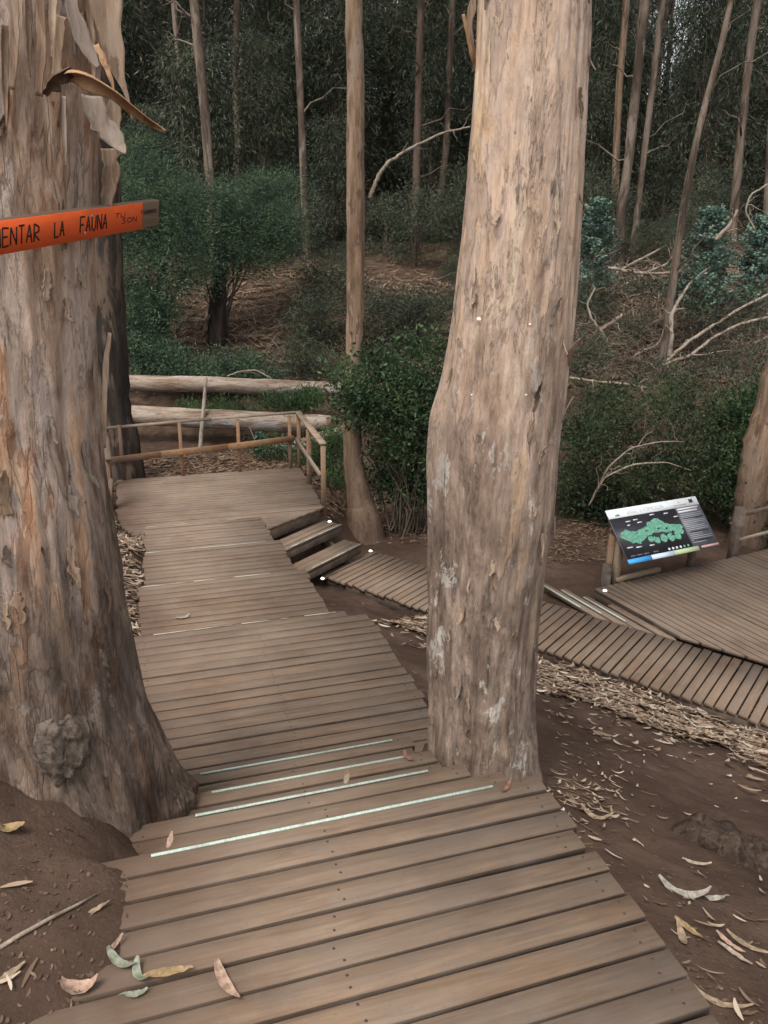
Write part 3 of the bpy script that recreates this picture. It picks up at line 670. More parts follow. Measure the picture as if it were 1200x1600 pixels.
bark_strip(t1, b1, [(104, -60, 26, Yr - .17), (113, 10, 24, Yr - .18), (128, 60, 28, Yr - .18), (142, 85, 24, Yr - .18), (154, 106, 6, Yr - .18)], None, B_flakegrey, 1.0, seed=2, ragged=.12)
bark_strip(t1, b1, [(96, 25, 16, Yr - .2), (92, 70, 16, Yr - .2), (88, 120, 12, Yr - .2)], None, B_flake, .5, seed=3)
bark_strip(t1, b1, [(146, 150, 34, Yr - .06), (150, 185, 38, Yr - .07), (168, 205, 40, Yr - .08), (184, 226, 34, Yr - .1), (196, 240, 4, Yr - .12)], None, B_flakegrey, .9, seed=4, ragged=.14, face=(.3, -1, .5))
bark_strip(t1, b1, [(178, 150, 20, Yr + .02), (181, 190, 16, Yr + .02), (185, 208, 3, Yr + .02)], None, B_flake, .5, seed=5)
bark_strip(t1, b1, [(171, 232, 34, Yr + .0), (176, 262, 28, Yr + .0), (171, 290, 22, Yr + .01), (165, 330, 16, Yr + .03)], None, B_flake, .9, seed=6)
bark_strip(t1, b1, [(62, -20, 14, T1Y - .29), (66, 60, 16, T1Y - .29), (60, 150, 12, T1Y - .29)], None, B_flake, .5, seed=7)
bark_strip(t1, b1, [(20, -20, 18, T1Y - .27), (24, 50, 16, T1Y - .27), (18, 140, 8, T1Y - .27)], None, B_flake, .5, seed=8)
bark_strip(t1, b1, [(172, 520, 5, T1Y), (165, 575, 9, T1Y), (163, 640, 7, T1Y), (164, 700, 4, T1Y + .01)], None, B_flake, .6, seed=9)
bark_strip(t1, b1, [(100, 116, 20, T1Y - .33), (118, 113, 36, T1Y - .36), (146, 127, 36, T1Y - .36), (172, 143, 28, T1Y - .33), (200, 164, 19, T1Y - .29), (222, 183, 18, T1Y - .25), (240, 195, 15, T1Y - .22), (251, 201, 10, T1Y - .2), (259, 206, 4, T1Y - .2)], None, B_flakeor, 1.5, 'bark_roll', 31, .005, (.35, -.75, -.9), .16)
bark_strip(t1, b1, [(112, 108, 16, T1Y - .35), (96, 118, 26, T1Y - .35), (82, 132, 24, T1Y - .33), (70, 148, 10, T1Y - .31)], None, B_flakedk, 1.2, 'bark_strip', 32, .005, (-.2, -.5, -1), .2)
for k_, (x_, y0_, y1_, w_, dx_) in enumerate(((140, -20, 150, 13, 8), (126, 20, 100, 10, 14), (152, 10, 130, 9, 20), (84, -30, 90, 14, -4), (44, -20, 120, 11, 3), (172, 150, 236, 8, 12), (158, 130, 200, 12, 16), (8, 40, 200, 12, 2), (100, 150, 260, 8, 3))):
    Y_ = surf(fn1, T1Y, x_, (y0_ + y1_) / 2, .02)[1]
    bark_strip(t1, b1, [(x_, y0_, w_, Y_), (x_ + dx_ * .3, y0_ * .6 + y1_ * .4, w_ * 1.1, Y_ - .012), (x_ + dx_ * .7, y0_ * .25 + y1_ * .75, w_ * .7, Y_ - .03), (x_ + dx_, y1_, 1.5, Y_ - .05)], None, (B_flake, B_flakedk, B_flakegrey)[k_ % 3], 1.1, 'bark_strip', 50 + k_, .004, (.25, -1, .05), .14)
bark_strip(t1, b1, [(150, 70, 10, T1Y - .30), (162, 95, 12, T1Y - .31), (172, 120, 8, T1Y - .32), (178, 140, 3, T1Y - .32)], None, B_flakeor, 1.0, 'bark_strip', 33, .004, (.3, -1, .1), .2)
# cut knot near the foot of the left trunk
kc = surf(fn1, T1Y, 104, 1168, .035); V, F = dome(.098, .058, 40, 14); V = np.array(V); qr = np.hypot(V[:, 0], V[:, 1])
V[:, 2] += -.03 - .03 * np.exp(-qr ** 2 / .0012) + .004 * np.cos(qr * 230 + 3 * vnoise(V * 30, 2)) * (qr < .07) + .012 * fbm(V * 40, 3, 6); V *= (1 + .26 * fbm(V * 22, 4, 5))[:, None]
kn = Vector((kc[0] - fn1[0](kc[2]), kc[1] - T1Y, .12)).normalized()
B_knot = bark_mat('knot_wood', [(0.36, (0.05, 0.037, 0.029)), (0.48, (0.10, 0.076, 0.06)), (0.62, (0.19, 0.15, 0.12))], (0.14, 0.11, 0.088), (0.035, 0.026, 0.02), scale=20, zs=.8)
obj('knot', MB().add(V * np.array([.85, 1.2, 1]), F).mesh('knot', B_knot, True), t1, M=Matrix.Translation(Vector(kc - b1)) @ kn.to_track_quat('Z', 'Y').to_matrix().to_4x4())
# bark strips and white marks of the right trunk
bark_strip(t2, b2, [(745, -40, 12, T2Y - .02), (738, 10, 13, T2Y - .03), (733, 35, 10, T2Y - .03), (738, 70, 8, T2Y - .02), (743, 115, 3, T2Y)], None, B_flake, .7, seed=21)
bark_strip(t2, b2, [(724, 22, 5, T2Y - .06), (729, 45, 6, T2Y - .05), (736, 85, 7, T2Y - .03), (742, 105, 3, T2Y)], None, B_flakeor, .7, seed=22)
bark_strip(t2, b2, [(880, 588, 10, T2Y - .02), (886, 565, 14, T2Y - .05), (895, 545, 10, T2Y - .09), (906, 530, 3, T2Y - .12)], None, B_flake, .7, seed=23)
bark_strip(t2, b2, [(884, 470, 5, T2Y), (888, 430, 7, T2Y - .01), (893, 395, 4, T2Y)], None, B_flake, .5, seed=24)
M_white = flat_mat('white_paint_dab', (0.8, 0.8, 0.78), .5, .05)
for px, py, r in ((748, 499, .0085), (828, 507, .0042), (737, 617, .0036), (822, 617, .0036)):
    p = surf(fn2, T2Y, px, py, .006); V, F = dome(r, r * .5, 10, 3)
    n = Vector((p[0] - fn2[0](p[2]), p[1] - T2Y, 0)).normalized()
    obj('paint_dab', MB().add(np.array(V) * np.array([1.15, .85, 1]), F).mesh('paint_dab', M_white, True), t2, M=Matrix.Translation(Vector(p - b2)) @ n.to_track_quat('Z', 'Y').to_matrix().to_4x4())

def flakes(t, b, fn, Y, n, z0, z1, mats, seed, L=(.05, .16), W=(.012, .032)):
    rg = np.random.default_rng(seed)
    for k in range(n):
        z = rg.uniform(z0, z1); a = rg.uniform(-2.75, -.1); l = rg.uniform(*L); w = rg.uniform(*W); hang = rg.random() < .75; lift = rg.uniform(.008, .035); P = []; N = []
        for q in np.linspace(0, 1, 5):
            zz = z - q * l; aa = a + q * rg.normal(0, .03); r = fn[1](zz) + .004 + lift * (q ** 2 if hang else (1 - q) ** 2); P.append((fn[0](zz) + r * math.cos(aa) - b[0], Y + r * math.sin(aa) - b[1], zz - b[2])); N.append((math.cos(aa), math.sin(aa), .05))
        wd = w * np.array([.5, .9, 1, .8, .25]) if hang else w * np.array([.25, .8, 1, .9, .5])
        V, F = ribbon(P, wd, N, rg.uniform(.2, .9), .003, 5, .3, seed * 100 + k); obj('bark_flake', np_mesh('bark_flake', V, F, mats[k % len(mats)], True), t)
flakes(t1, b1, fn1, T1Y, 46, .5, 2.7, (B_flake, B_flakegrey, B_flakedk, B_flake), 1)
flakes(t2, b2, fn2, T2Y, 34, -.2, 2.6, (B_flake, B_flake, B_flakegrey, B_flakedk), 2, (.04, .12), (.008, .022))

# ------------------------------------------------------------------ orange board on the left trunk
Rg_, Lf_ = np.array([-.715, 2.60, 0.]), np.array([-.905, 1.93, 0.])
pr = ray(248, 333); Rg_ = ORG + pr * (2.50 / pr[1]); pl_ = ray(0, 372); Lf_ = ORG + pl_ * (1.86 / pl_[1])
bx = Vector(Rg_ - Lf_).normalized(); tilt = math.radians(11)
hn = Vector((bx.y, -bx.x, 0)).normalized()                       # horizontal, towards the walkway
upv = (Vector((0, 0, 1)) - bx * bx.z).normalized(); nrm = bx.cross(upv)
if nrm.dot(Vector((0, 0, EYE)) - Vector(Rg_)) < 0: nrm = -nrm
nrm2 = (nrm * math.cos(tilt) - upv * math.sin(tilt)).normalized(); up2 = (upv * math.cos(tilt) + nrm * math.sin(tilt)).normalized()
BM = Matrix(((bx.x, -nrm2.x, up2.x, Rg_[0]), (bx.y, -nrm2.y, up2.y, Rg_[1]), (bx.z, -nrm2.z, up2.z, Rg_[2]), (0, 0, 0, 1)))
BMi = np.array(BM.inverted())
def on_board(px, py):
    d = ray(px, py); n = np.array(nrm2); t = ((Rg_ - ORG) @ n) / (d @ n); p = ORG + d * t
    q = BMi @ np.append(p, 1); return q[0], q[2]
M_orange = flat_mat('orange_paint', (0.90, 0.14, 0.03), .6, .06)
M_marker = flat_mat('black_marker', (0.02, 0.015, 0.015), .6, .1)
M_board = wood_mat('bare_board_wood', (0.17, 0.115, 0.075), (0.24, 0.17, 0.115), (0.30, 0.225, 0.16), dirt_amt=.2)
bo = thing('sign_board', 'orange painted board with handwritten black lettering nailed to the left trunk', 'sign')
bo.matrix_world = BM
H = .074; Lb = 1.45
obj('board', MB().beam((-Lb, .011, 0), (0, .011, 0), .022, H, c=.0015).mesh('board', M_board), bo)
xe = on_board(222, 335)[0]
obj('paint_coat', MB().box((-Lb + .001, -.0012, -H / 2 + .0006), (xe, .0014, H / 2 - .0006)).mesh('paint_coat', M_orange), bo)
GL = {'A': [[(0, 0), (.5, 1), (1, 0)], [(.2, .38), (.82, .38)]], 'E': [[(1, 1), (0, 1), (0, 0), (1, 0)], [(0, .5), (.8, .5)]], 'F': [[(1, 1), (0, 1), (0, 0)], [(0, .5), (.8, .5)]],
      'I': [[(.5, 0), (.5, 1)]], 'L': [[(0, 1), (0, 0), (1, 0)]], 'M': [[(0, 0), (.1, 1), (.5, .35), (.9, 1), (1, 0)]], 'N': [[(0, 0), (0, 1), (1, 0), (1, 1)]],
      'O': [[(.5, 1), (.05, .7), (.05, .3), (.5, 0), (.95, .3), (.95, .7), (.5, 1)]], 'R': [[(0, 0), (0, 1), (.9, .8), (.85, .55), (0, .45), (1, 0)]], 'T': [[(0, 1), (1, 1)], [(.5, 1), (.5, 0)]],
      'U': [[(0, 1), (.05, .2), (.5, 0), (.95, .2), (1, 1)]], 'S': [[(1, .9), (.5, 1), (.05, .75), (.9, .3), (.5, 0), (0, .12)]]}
def write(txt, x0, x1, z0, h, sw, slant=.12, seed=0):
    rg = random.Random(seed); n = len(txt); cw = (x1 - x0) / n; m = MB()
    for i, ch in enumerate(txt):
        for st_ in GL.get(ch, []):
            pts = [(x0 + cw * (i + .08 + .74 * x + slant * (y - .5)) + rg.uniform(-.02, .02) * cw, z0 + h * y + rg.uniform(-.03, .03) * h) for x, y in st_]
            for (xa, za), (xb, zb) in zip(pts[:-1], pts[1:]):
                dx, dz = xb - xa, zb - za; L = math.hypot(dx, dz) + 1e-9; ox, oz = -dz / L * sw / 2, dx / L * sw / 2
                m.add([(xa + ox, -.0019, za + oz), (xb + ox, -.0019, zb + oz), (xb - ox, -.0019, zb - oz), (xa - ox, -.0019, za - oz),
                       (xa + ox, -.0013, za + oz), (xb + ox, -.0013, zb + oz), (xb - ox, -.0013, zb - oz), (xa - ox, -.0013, za - oz)], [(0, 1, 2, 3), (7, 6, 5, 4), (0, 4, 5, 1), (1, 5, 6, 2), (2, 6, 7, 3), (3, 7, 4, 0)])
    return obj('lettering', m.mesh('lettering', M_marker), bo)
xm, xl0, xl1, xf0, xf1 = on_board(63, 360)[0], on_board(84, 360)[0], on_board(101, 360)[0], on_board(124, 355)[0], on_board(168, 350)[0]
cwm = (xm - on_board(2, 372)[0]) / 5.0
write('ALIMENTAR', xm - cwm * 9, xm, -.020, .040, .0042, seed=2); write('NO', xm - cwm * 12, xm - cwm * 10, -.020, .040, .0042, seed=3)
write('LA', xl0, xl1, -.018, .036, .0045, seed=4); write('FAUNA', xf0, xf1, -.018, .038, .0045, seed=5)
xs0, xs1, xs2 = on_board(179, 340)[0], on_board(196, 340)[0], on_board(214, 340)[0]
write('TU', xs0, xs1, .004, .012, .002, seed=6); write('SON', xs1 - .02, xs2, -.012, .014, .0022, seed=7)
write('TIERRA', xe - .012, xe + .075, .004, .010, .0018, seed=8)
for q in (-.33, -.36): 
    V, F = dome(.004, .002, 8, 2); obj('nail', MB().add(np.array(V)[:, [0, 2, 1]] * np.array([1, -1, 1]), F).mesh('nail', M_metal), bo, (q, -.0012, .02 if q > -.35 else -.02))

# ------------------------------------------------------------------ vegetation builders
def leaves_mesh(name, P, D, L, W, mat, droop=0.0, rg=RNG):
    """one folded lance-shaped leaf per point: P base, D direction, L length, W width"""
    n = len(P); D = D / (np.linalg.norm(D, axis=1)[:, None] + 1e-9)
    r = rg.normal(size=(n, 3)); S = np.cross(D, r); S /= np.linalg.norm(S, axis=1)[:, None] + 1e-9
    Nn = np.cross(S, D); L = np.broadcast_to(L, (n,))[:, None]; W = np.broadcast_to(W, (n,))[:, None]
    tip = P + D * L; tip[:, 2] -= (droop * L)[:, 0]
    mid = P + D * L * .45 + Nn * L * .06
    V = np.stack([P, mid + S * W / 2, tip, mid - S * W / 2], 1).reshape(-1, 3)
    return np_mesh(name, V, np.arange(n * 4).reshape(n, 4), mat)
def clump_points(clumps, per, sig, rg=RNG):
    c = np.repeat(np.asarray(clumps), per, axis=0); return c + rg.normal(size=c.shape) * sig, c
def path_curve(p, q, sag, rg, n=6, wob=.1):
    t = np.linspace(0, 1, n)[:, None]; P = p * (1 - t) + q * t; L = np.linalg.norm(q - p)
    P[:, 2] += sag * np.sin(np.pi * t[:, 0]); P[1:-1] += rg.normal(size=(n - 2, 3)) * wob * L * .2; return P

# tall forest gums: trunk (with limbs) and hanging crown
def gum_meshes(seed, h=17.0, r=.13, low=5.0):
    rg = np.random.default_rng(seed); n = 16; t = np.linspace(0, 1, n)
    P = np.stack([np.cumsum(rg.normal(0, .06, n)) + rg.normal(0, .35) * t, np.cumsum(rg.normal(0, .06, n)) + rg.normal(0, .35) * t, t * h], 1); P[0, :2] = 0
    m = MB().tube(P, r * (1 - .8 * t) * (1 + .35 * np.exp(-t * 40)), 9)
    cl = []
    for k in range(58):
        z = low + (h - low) * rg.uniform(0, 1) ** .85; rad = (0.4 + 2.3 * math.sin(math.pi * min(1, (z - low + 1.2) / (h - low + 1.5))) ** .7) * rg.uniform(.35, 1)
        a = rg.uniform(0, 2 * math.pi); zi = z - rg.uniform(.3, 1.2); b = np.array([np.interp(zi, P[:, 2], P[:, 0]), np.interp(zi, P[:, 2], P[:, 1]), zi])
        c = np.array([b[0] + rad * math.cos(a), b[1] + rad * math.sin(a), z]); cl.append(c)
        if k % 2 == 0: m.tube(path_curve(b, c, .15, rg, 5), np.linspace(.028, .008, 5), 5, cap=False)
    pts, cc = clump_points(cl, 110, np.array([.38, .38, .42]), rg); pts[:, 2] -= .25
    D = rg.normal(size=pts.shape) * .55 + np.array([0, 0, -1.0])
    return m, leaves_mesh('crown', pts, D, rg.uniform(.14, .26, len(pts)), rg.uniform(.028, .05, len(pts)), L_forest, rg=rg)
GUMS = []
for k in range(6):
    m, cm = gum_meshes(100 + k, random.uniform(15, 19), random.uniform(.09, .14), random.uniform(2.4, 5)); GUMS.append((m.mesh('trunk', B_forest, True), cm))
# leafy understorey
def under_meshes(seed, h=4.0, wd=1.3, n=40, per=110, L=(.08, .16), Wd=(.02, .034), mat=None, up=-.4):
    rg = np.random.default_rng(seed); m = MB(); cl = []
    for k in range(n):
        z = h * rg.uniform(.08, 1); rad = wd * (1 - .55 * z / h) * rg.uniform(.15, 1) ** .6; a = rg.uniform(0, 2 * math.pi)
        c = np.array([rad * math.cos(a), rad * math.sin(a), z]); cl.append(c)
        if k % 3 == 0: m.tube(path_curve(np.array([0, 0, z * .35]), c, .1, rg, 5), np.linspace(.016, .005, 5), 4, cap=False)
    m.tube(np.stack([np.cumsum(rg.normal(0, .03, 7)), np.cumsum(rg.normal(0, .03, 7)), np.linspace(0, h * .92, 7)], 1), np.linspace(.035, .008, 7), 6)
    pts, cc = clump_points(cl, per, np.array([.22, .22, .2]) * (h / 4) ** .5, rg)
    D = (pts - cc) * 2 + rg.normal(size=pts.shape) * .6 + np.array([0, 0, up])
    return m, leaves_mesh('foliage', pts, D, rg.uniform(*L, len(pts)), rg.uniform(*Wd, len(pts)), mat or L_forest, rg=rg)
UNDER = []
for k in range(6):
    m, cm = under_meshes(200 + k, random.uniform(5.5, 9), random.uniform(1.5, 2.2), 78, 105, (.15, .30), (.028, .05), L_forest, -1.1); UNDER.append((m.mesh('stem', B_forest, True), cm))
for k in range(3):
    m, cm = under_meshes(230 + k, random.uniform(2.2, 3.5), random.uniform(1.0, 1.5), 50, 90, (.08, .16), (.018, .032), L_forest, -.2); UNDER.append((m.mesh('stem', B_forest, True), cm))
def place_pair(name, label, cat, pair, loc, rz, s, group=None, names=('trunk', 'crown')):
    t = thing(name, label, cat, loc, rz, group); t.scale = (s, s, s)
    obj(names[0], pair[0], t); obj(names[1], pair[1], t); return t

# crowns of the two big trunks, above the picture
for t_, b_, z0, k in ((t1, b1, 4.5, 0), (t2, b2, 4.0, 1)):
    o = obj('crown', GUMS[k][1], t_, (0, 0, z0)); o.rotation_euler = (0, 0, k * 2.1)

# slender trunks that can be told apart: rows of (px, py, width px), distance, label
def slim_tree(label, rows, Y, bark, crown=None, name='eucalyptus_tree', group=None, flare=1.4, htop=None, ybase=None):
    pts = [aty(px, py, Y) for px, py, w in rows]; rad = [w / 2 * depth(p) / FPX for p, (a, b, w) in zip(pts, rows)]
    pts, rad = pts[::-1], rad[::-1]                                   # from the lowest up
    base = pts[0].copy(); g = float(gz(base[0], base[1]))
    if base[2] > g + .05:
        d = pts[1] - pts[0]; k = (g - .15 - base[2]) / d[2]; k = max(k, -4); nb = base + d * k * .5; nb[2] = g - .15
        pts = [nb] + pts; rad = [rad[0] * 1.12] + rad
    else:
        pts[0][2] = min(pts[0][2], g - .1)
    d = pts[-1] - pts[-2]; d = d / d[2]
    top = htop or (pts[-1][2] + 9)
    ptop = pts[-1].copy()
    for s in (.35, .7, 1.0):
        pts = pts + [ptop + np.array([d[0] * .6, d[1], 1.0]) * (top - ptop[2]) * s]; rad = rad + [rad[-1] * .72]
    P = np.array(pts); R = np.array(rad); k = len(P); ts = np.linspace(0, k - 1, (k - 1) * 6 + 1)
    P = np.stack([np.interp(ts, np.arange(k), P[:, c]) for c in range(3)], 1); R = np.interp(ts, np.arange(k), R)
    for _ in range(3): P[1:-1] = (P[:-2] + 2 * P[1:-1] + P[2:]) / 4
    rg = np.random.default_rng(int(abs(rows[0][0]) * 7 + 3))
    P[1:-1, :2] += rg.normal(size=(len(P) - 2, 2)) * R[1:-1, None] * .035; R = R * (1 + rg.normal(size=len(R)) * .012)
    R = R * (1 + (flare - 1) * np.exp(-(P[:, 2] - P[0, 2]) / .35))
    b = np.array([P[0, 0], P[0, 1], g]); t = thing(name, label, 'tree', b, 0, group)
    obj('trunk', MB().tube(P - b, R, 14).mesh('trunk', bark, True), t)
    for q in range(5 if htop is None and Y > 12 else 0):
        i0 = int(rg.integers(len(P) // 6, len(P) - 4)); a_ = rg.uniform(0, 6.28); l_ = rg.uniform(.4, 1.6); e_ = P[i0] + np.array([math.cos(a_) * l_, math.sin(a_) * l_ * .5, l_ * rg.uniform(.2, .9)])
        obj('limb', MB().tube(path_curve(P[i0] - b, e_ - b, .05, rg, 6, .3), np.linspace(R[i0] * .32, .004, 6), 5, cap=False).mesh('limb', bark, True), t)
    if crown is not None:
        o = obj('crown', GUMS[crown][1], t, tuple(P[-10] - b - np.array([0, 0, 6.5]))); o.rotation_euler = (0, 0, crown * 1.3)
    return t
slim_tree('charred dark trunk rising behind the left trunk at the platform corner', [(162, 200, 50), (163, 400, 52), (172, 550, 54), (176, 650, 56), (190, 700, 60), (194, 745, 62)], 10.6, B_dark, 2, flare=1.05)
slim_tree('straight brown trunk standing just right of the platform railing', [(553, 0, 27), (556, 150, 28), (555, 300, 29), (556, 450, 28), (553, 560, 26), (550, 640, 28), (552, 720, 30), (560, 770, 36), (568, 812, 50)], 9.9, B_mid, 3, flare=1.25)
slim_tree('leaning brown trunk behind the railing at the right edge', [(1268, 420, 60), (1236, 540, 58), (1207, 640, 56), (1188, 700, 54), (1177, 770, 52), (1168, 850, 54)], 9.9, B_mid, None, flare=1.1)
slim_tree('pale slim trunk rising from the soft green bushes at upper left', [(303, 0, 15), (313, 100, 15), (322, 200, 14), (329, 300, 14), (332, 420, 15)], 19.5, B_forest, 4)
slim_tree('thin trunk just left of the pale slim trunk at upper left', [(271, 0, 9), (279, 90, 9), (286, 180, 8), (290, 420, 9)], 23, B_forest, 5)
slim_tree('thin pale trunk midway between the upper left bushes and the straight brown trunk', [(463, 0, 11), (468, 120, 11), (473, 240, 11), (478, 385, 12)], 21, B_forest, 0)
slim_tree('slim dim brown trunk in the gap left of the tan trunk', [(657, 0, 9), (653, 180, 11), (650, 300, 13), (646, 430, 15)], 22, B_dim, 1)
slim_tree('pale curving trunk right of the tan trunk, left one of a close pair', [(1008, 0, 15), (998, 100, 14), (988, 190, 15), (981, 260, 14), (970, 330, 15), (966, 405, 17)], 19.5, B_forest, 2)
slim_tree('thin curving trunk right of the tan trunk, right one of a close pair', [(1035, 0, 10), (1026, 80, 10), (1013, 190, 10), (1003, 270, 9), (994, 350, 10), (988, 400, 11)], 20.3, B_forest, 3)
slim_tree('dark reddish trunk partly hidden beside the tan trunk', [(979, 0, 11), (974, 60, 11), (966, 150, 11), (958, 400, 12)], 23, B_mid, 4)
slim_tree('slim bent trunk leaning right across the branch-strewn slope', [(1130, 60, 9), (1108, 140, 10), (1090, 210, 10), (1072, 300, 11), (1060, 380, 12), (1046, 480, 13), (1032, 590, 14)], 15.2, B_forest, None, flare=1.2)
slim_tree('two-toned slim trunk at the upper right with a pale top', [(1184, 0, 13), (1172, 80, 12), (1163, 160, 12), (1155, 240, 13), (1147, 330, 14)], 21, B_forest, 5)
slim_tree('trunk cut by the right edge of the picture above the blue-green saplings', [(1205, 200, 12), (1200, 300, 12), (1196, 420, 13)], 18, B_forest, None)

# the wood behind, tree by tree
rg = np.random.default_rng(5); placed = []
def wood_spot(y0, y1, dmin, wide=.62):
    for _ in range(200):
        y = math.sqrt(rg.uniform(y0 ** 2, y1 ** 2)); x = rg.uniform(-wide * y - 3, wide * y + 3)
        if all((x - a) ** 2 + (y - b) ** 2 > dmin ** 2 for a, b in placed): placed.append((x, y)); return x, y
    return x, y
for k in range(112):
    x, y = wood_spot(22, 60, 1.6); s = rg.uniform(.8, 1.25)
    place_pair('eucalyptus_tree', 'slender gum tree in the dark wood behind the slope', 'tree', GUMS[k % 6], (x, y, float(gz(x, y)) - .1), rg.uniform(0, 6.28), s, 'gum trees of the wood behind')
placed = []
for k in range(78):
    x, y = wood_spot(22.5, 33, 1.25, .56); s = rg.uniform(.5, 1.0)
    place_pair('young_tree', 'tall weeping young tree in the undergrowth of the dark wood behind', 'tree', UNDER[k % 6], (x, y, float(gz(x, y)) - .1), rg.uniform(0, 6.28), s, 'undergrowth of the wood behind', ('stem', 'foliage'))
for k in range(46):
    x, y = wood_spot(33, 55, 1.8, .56); s = rg.uniform(.85, 1.3)
    place_pair('young_tree', 'tall weeping young tree in the undergrowth of the dark wood behind', 'tree', UNDER[k % 6], (x, y, float(gz(x, y)) - .1), rg.uniform(0, 6.28), s, 'undergrowth of the wood behind', ('stem', 'foliage'))
placed = []
for k in range(40):
    x, y = wood_spot(20.3, 24, 1.0, .56); s = rg.uniform(.5, .9)
    place_pair('low_shrub', 'low dark shrub along the top of the bank', 'shrub', UNDER[6 + k % 3], (x, y, float(gz(x, y)) - .1), rg.uniform(0, 6.28), s, 'shrubs along the top of the bank', ('stem', 'foliage'))

for k in range(34):
    x, y = rg.uniform(-1.5, 10), rg.uniform(17.8, 20.6); s = rg.uniform(.22, .5)
    if abs(x - 0.3) < 1.2 and y < 19: continue
    place_pair('low_shrub', 'small dark shrub scattered on the upper edge of the brown bank', 'shrub', UNDER[6 + k % 3], (x, y, float(gz(x, y)) - .1), rg.uniform(0, 6.28), s, 'small shrubs on the bank edge', ('stem', 'foliage'))

# ------------------------------------------------------------------ shrubs nearer by
def shrub(name, label, cat, blobs, nclump, per, sig, L, W, mat, base, bark=None, up=.2, stems=9, stem_r=.012, seed=0, flat=0.0, shell=.45):
    """blobs: (centre, radii) ellipsoids in the world, filled with leaf clumps, gaps between them"""
    rg = np.random.default_rng(seed); vol = np.array([np.prod(b[1]) ** .75 for b in blobs]); vol /= vol.sum(); cl = []
    for k in range(nclump):
        c, r = blobs[rg.choice(len(blobs), p=vol)]; d = rg.normal(size=3); d /= np.linalg.norm(d); cl.append(np.asarray(c) + d * np.asarray(r) * rg.uniform(shell, 1.05))
    cl = np.array(cl); g = gz(cl[:, 0], cl[:, 1]); cl[:, 2] = np.maximum(cl[:, 2], g + .06)
    base = np.asarray(base, float); m = MB()
    for k in rg.choice(len(cl), min(stems, len(cl)), replace=False):
        b = base + np.append(rg.normal(0, .12, 2), 0); m.tube(path_curve(b, cl[k], .12, rg, 7, .25), np.linspace(stem_r, stem_r * .3, 7), 5, cap=False)
    pts, cc = clump_points(cl, per, np.asarray(sig), rg)
    pts[:, 2] = np.maximum(pts[:, 2], gz(pts[:, 0], pts[:, 1], False) + .01)
    D = (pts - cc) * 3 + rg.normal(size=pts.shape) * .5 * np.array([1, 1, 1 - flat]) + np.array([0, 0, up])
    t = thing(name, label, cat, base)
    obj('foliage', leaves_mesh('foliage', pts - base, D, rg.uniform(*L, len(pts)), rg.uniform(*W, len(pts)), mat, rg=rg), t)
    obj('stem', m.mesh('stem', bark or B_forest, True), t).data.transform(Matrix.Translation(Vector(-base))); return t
def bl(px, py, Y, rx, ry, rz): return (aty(px, py, Y), (rx, ry, rz))
def gpt(px, Y): p = aty(px, 600, Y); return np.array([p[0], p[1], float(gz(p[0], p[1]))])
# dense bramble between the brown trunk and the tan trunk
shrub('bramble_bush', 'dense dark green bush filling the gap left of the tan trunk', 'bush',
      [bl(565, 600, 9.45, .32, .25, .22), bl(600, 640, 9.6, .45, .3, .4), bl(545, 640, 9.4, .22, .2, .18), bl(640, 590, 9.9, .45, .4, .3), bl(640, 680, 9.8, .45, .4, .45), bl(605, 565, 9.8, .4, .3, .16), bl(530, 585, 9.5, .16, .15, .1), bl(680, 640, 10.2, .4, .4, .7), bl(665, 545, 10.2, .3, .3, .16), bl(640, 750, 10.3, .5, .4, .35), bl(610, 720, 10.1, .25, .3, .4), bl(690, 740, 10.3, .4, .4, .4)],
      400, 46, (.13, .13, .10), (.03, .095), (.018, .044), L_bush, gpt(640, 10.1), seed=1, stems=40, shell=.25)
# hedge behind the information board
rq2 = random.Random(12)
hb = [bl(rq2.uniform(885, 1150), rq2.uniform(625, 800), rq2.uniform(10.3, 11.7), rq2.uniform(.22, .55), rq2.uniform(.2, .45), rq2.uniform(.15, .42)) for k in range(30)]
hb += [bl(rq2.uniform(890, 1150), rq2.uniform(600, 650), rq2.uniform(11.2, 12), rq2.uniform(.2, .5), .4, rq2.uniform(.08, .22)) for k in range(9)]
shrub('hedge_bush', 'broad dark green thicket behind the information board', 'bush', hb,
      520, 48, (.13, .13, .10), (.025, .10), (.012, .034), L_hedge, gpt(1020, 10.9), seed=2, stems=90, shell=.15, stem_r=.010)
shrub('hedge_bush', 'bright green leafy bush behind the leaning trunk at the right edge', 'bush',
      [bl(1180, 680, 10.9, .7, .6, .7), bl(1150, 740, 10.4, .5, .4, .6), bl(1200, 640, 11.4, .6, .6, .4), bl(1215, 790, 10.0, .5, .4, .5)],
      230, 90, (.12, .12, .1), (.04, .08), (.022, .04), L_bush, gpt(1180, 10.6), seed=3, stems=14)
# soft fine-leaved bushes on the far left
shrub('soft_bush', 'tall soft blue-green bush behind the orange board', 'bush',
      [bl(225, 300, 15.5, 1.1, .8, .55), bl(280, 330, 15.6, .9, .8, .5), bl(205, 370, 15.2, .7, .7, .8), bl(300, 390, 15.4, .8, .7, .6), bl(215, 250, 15.6, .4, .4, .35), bl(240, 440, 15, .9, .8, .7)],
      330, 130, (.19, .19, .13), (.05, .10), (.010, .018), L_fine, gpt(250, 15.4), seed=4, stems=16, stem_r=.025, flat=.5)
shrub('soft_bush', 'dark soft bush with a black trunk in front of the bank', 'bush',
      [bl(390, 320, 16.5, .9, .8, .45), bl(420, 360, 16.6, .9, .8, .4), bl(360, 380, 16.2, .8, .7, .5), bl(400, 400, 16.4, .9, .7, .3), bl(430, 290, 16.8, .5, .5, .25)],
      230, 130, (.19, .19, .12), (.05, .10), (.010, .018), L_fine, gpt(340, 16.4), seed=5, stems=12, stem_r=.03, flat=.5)
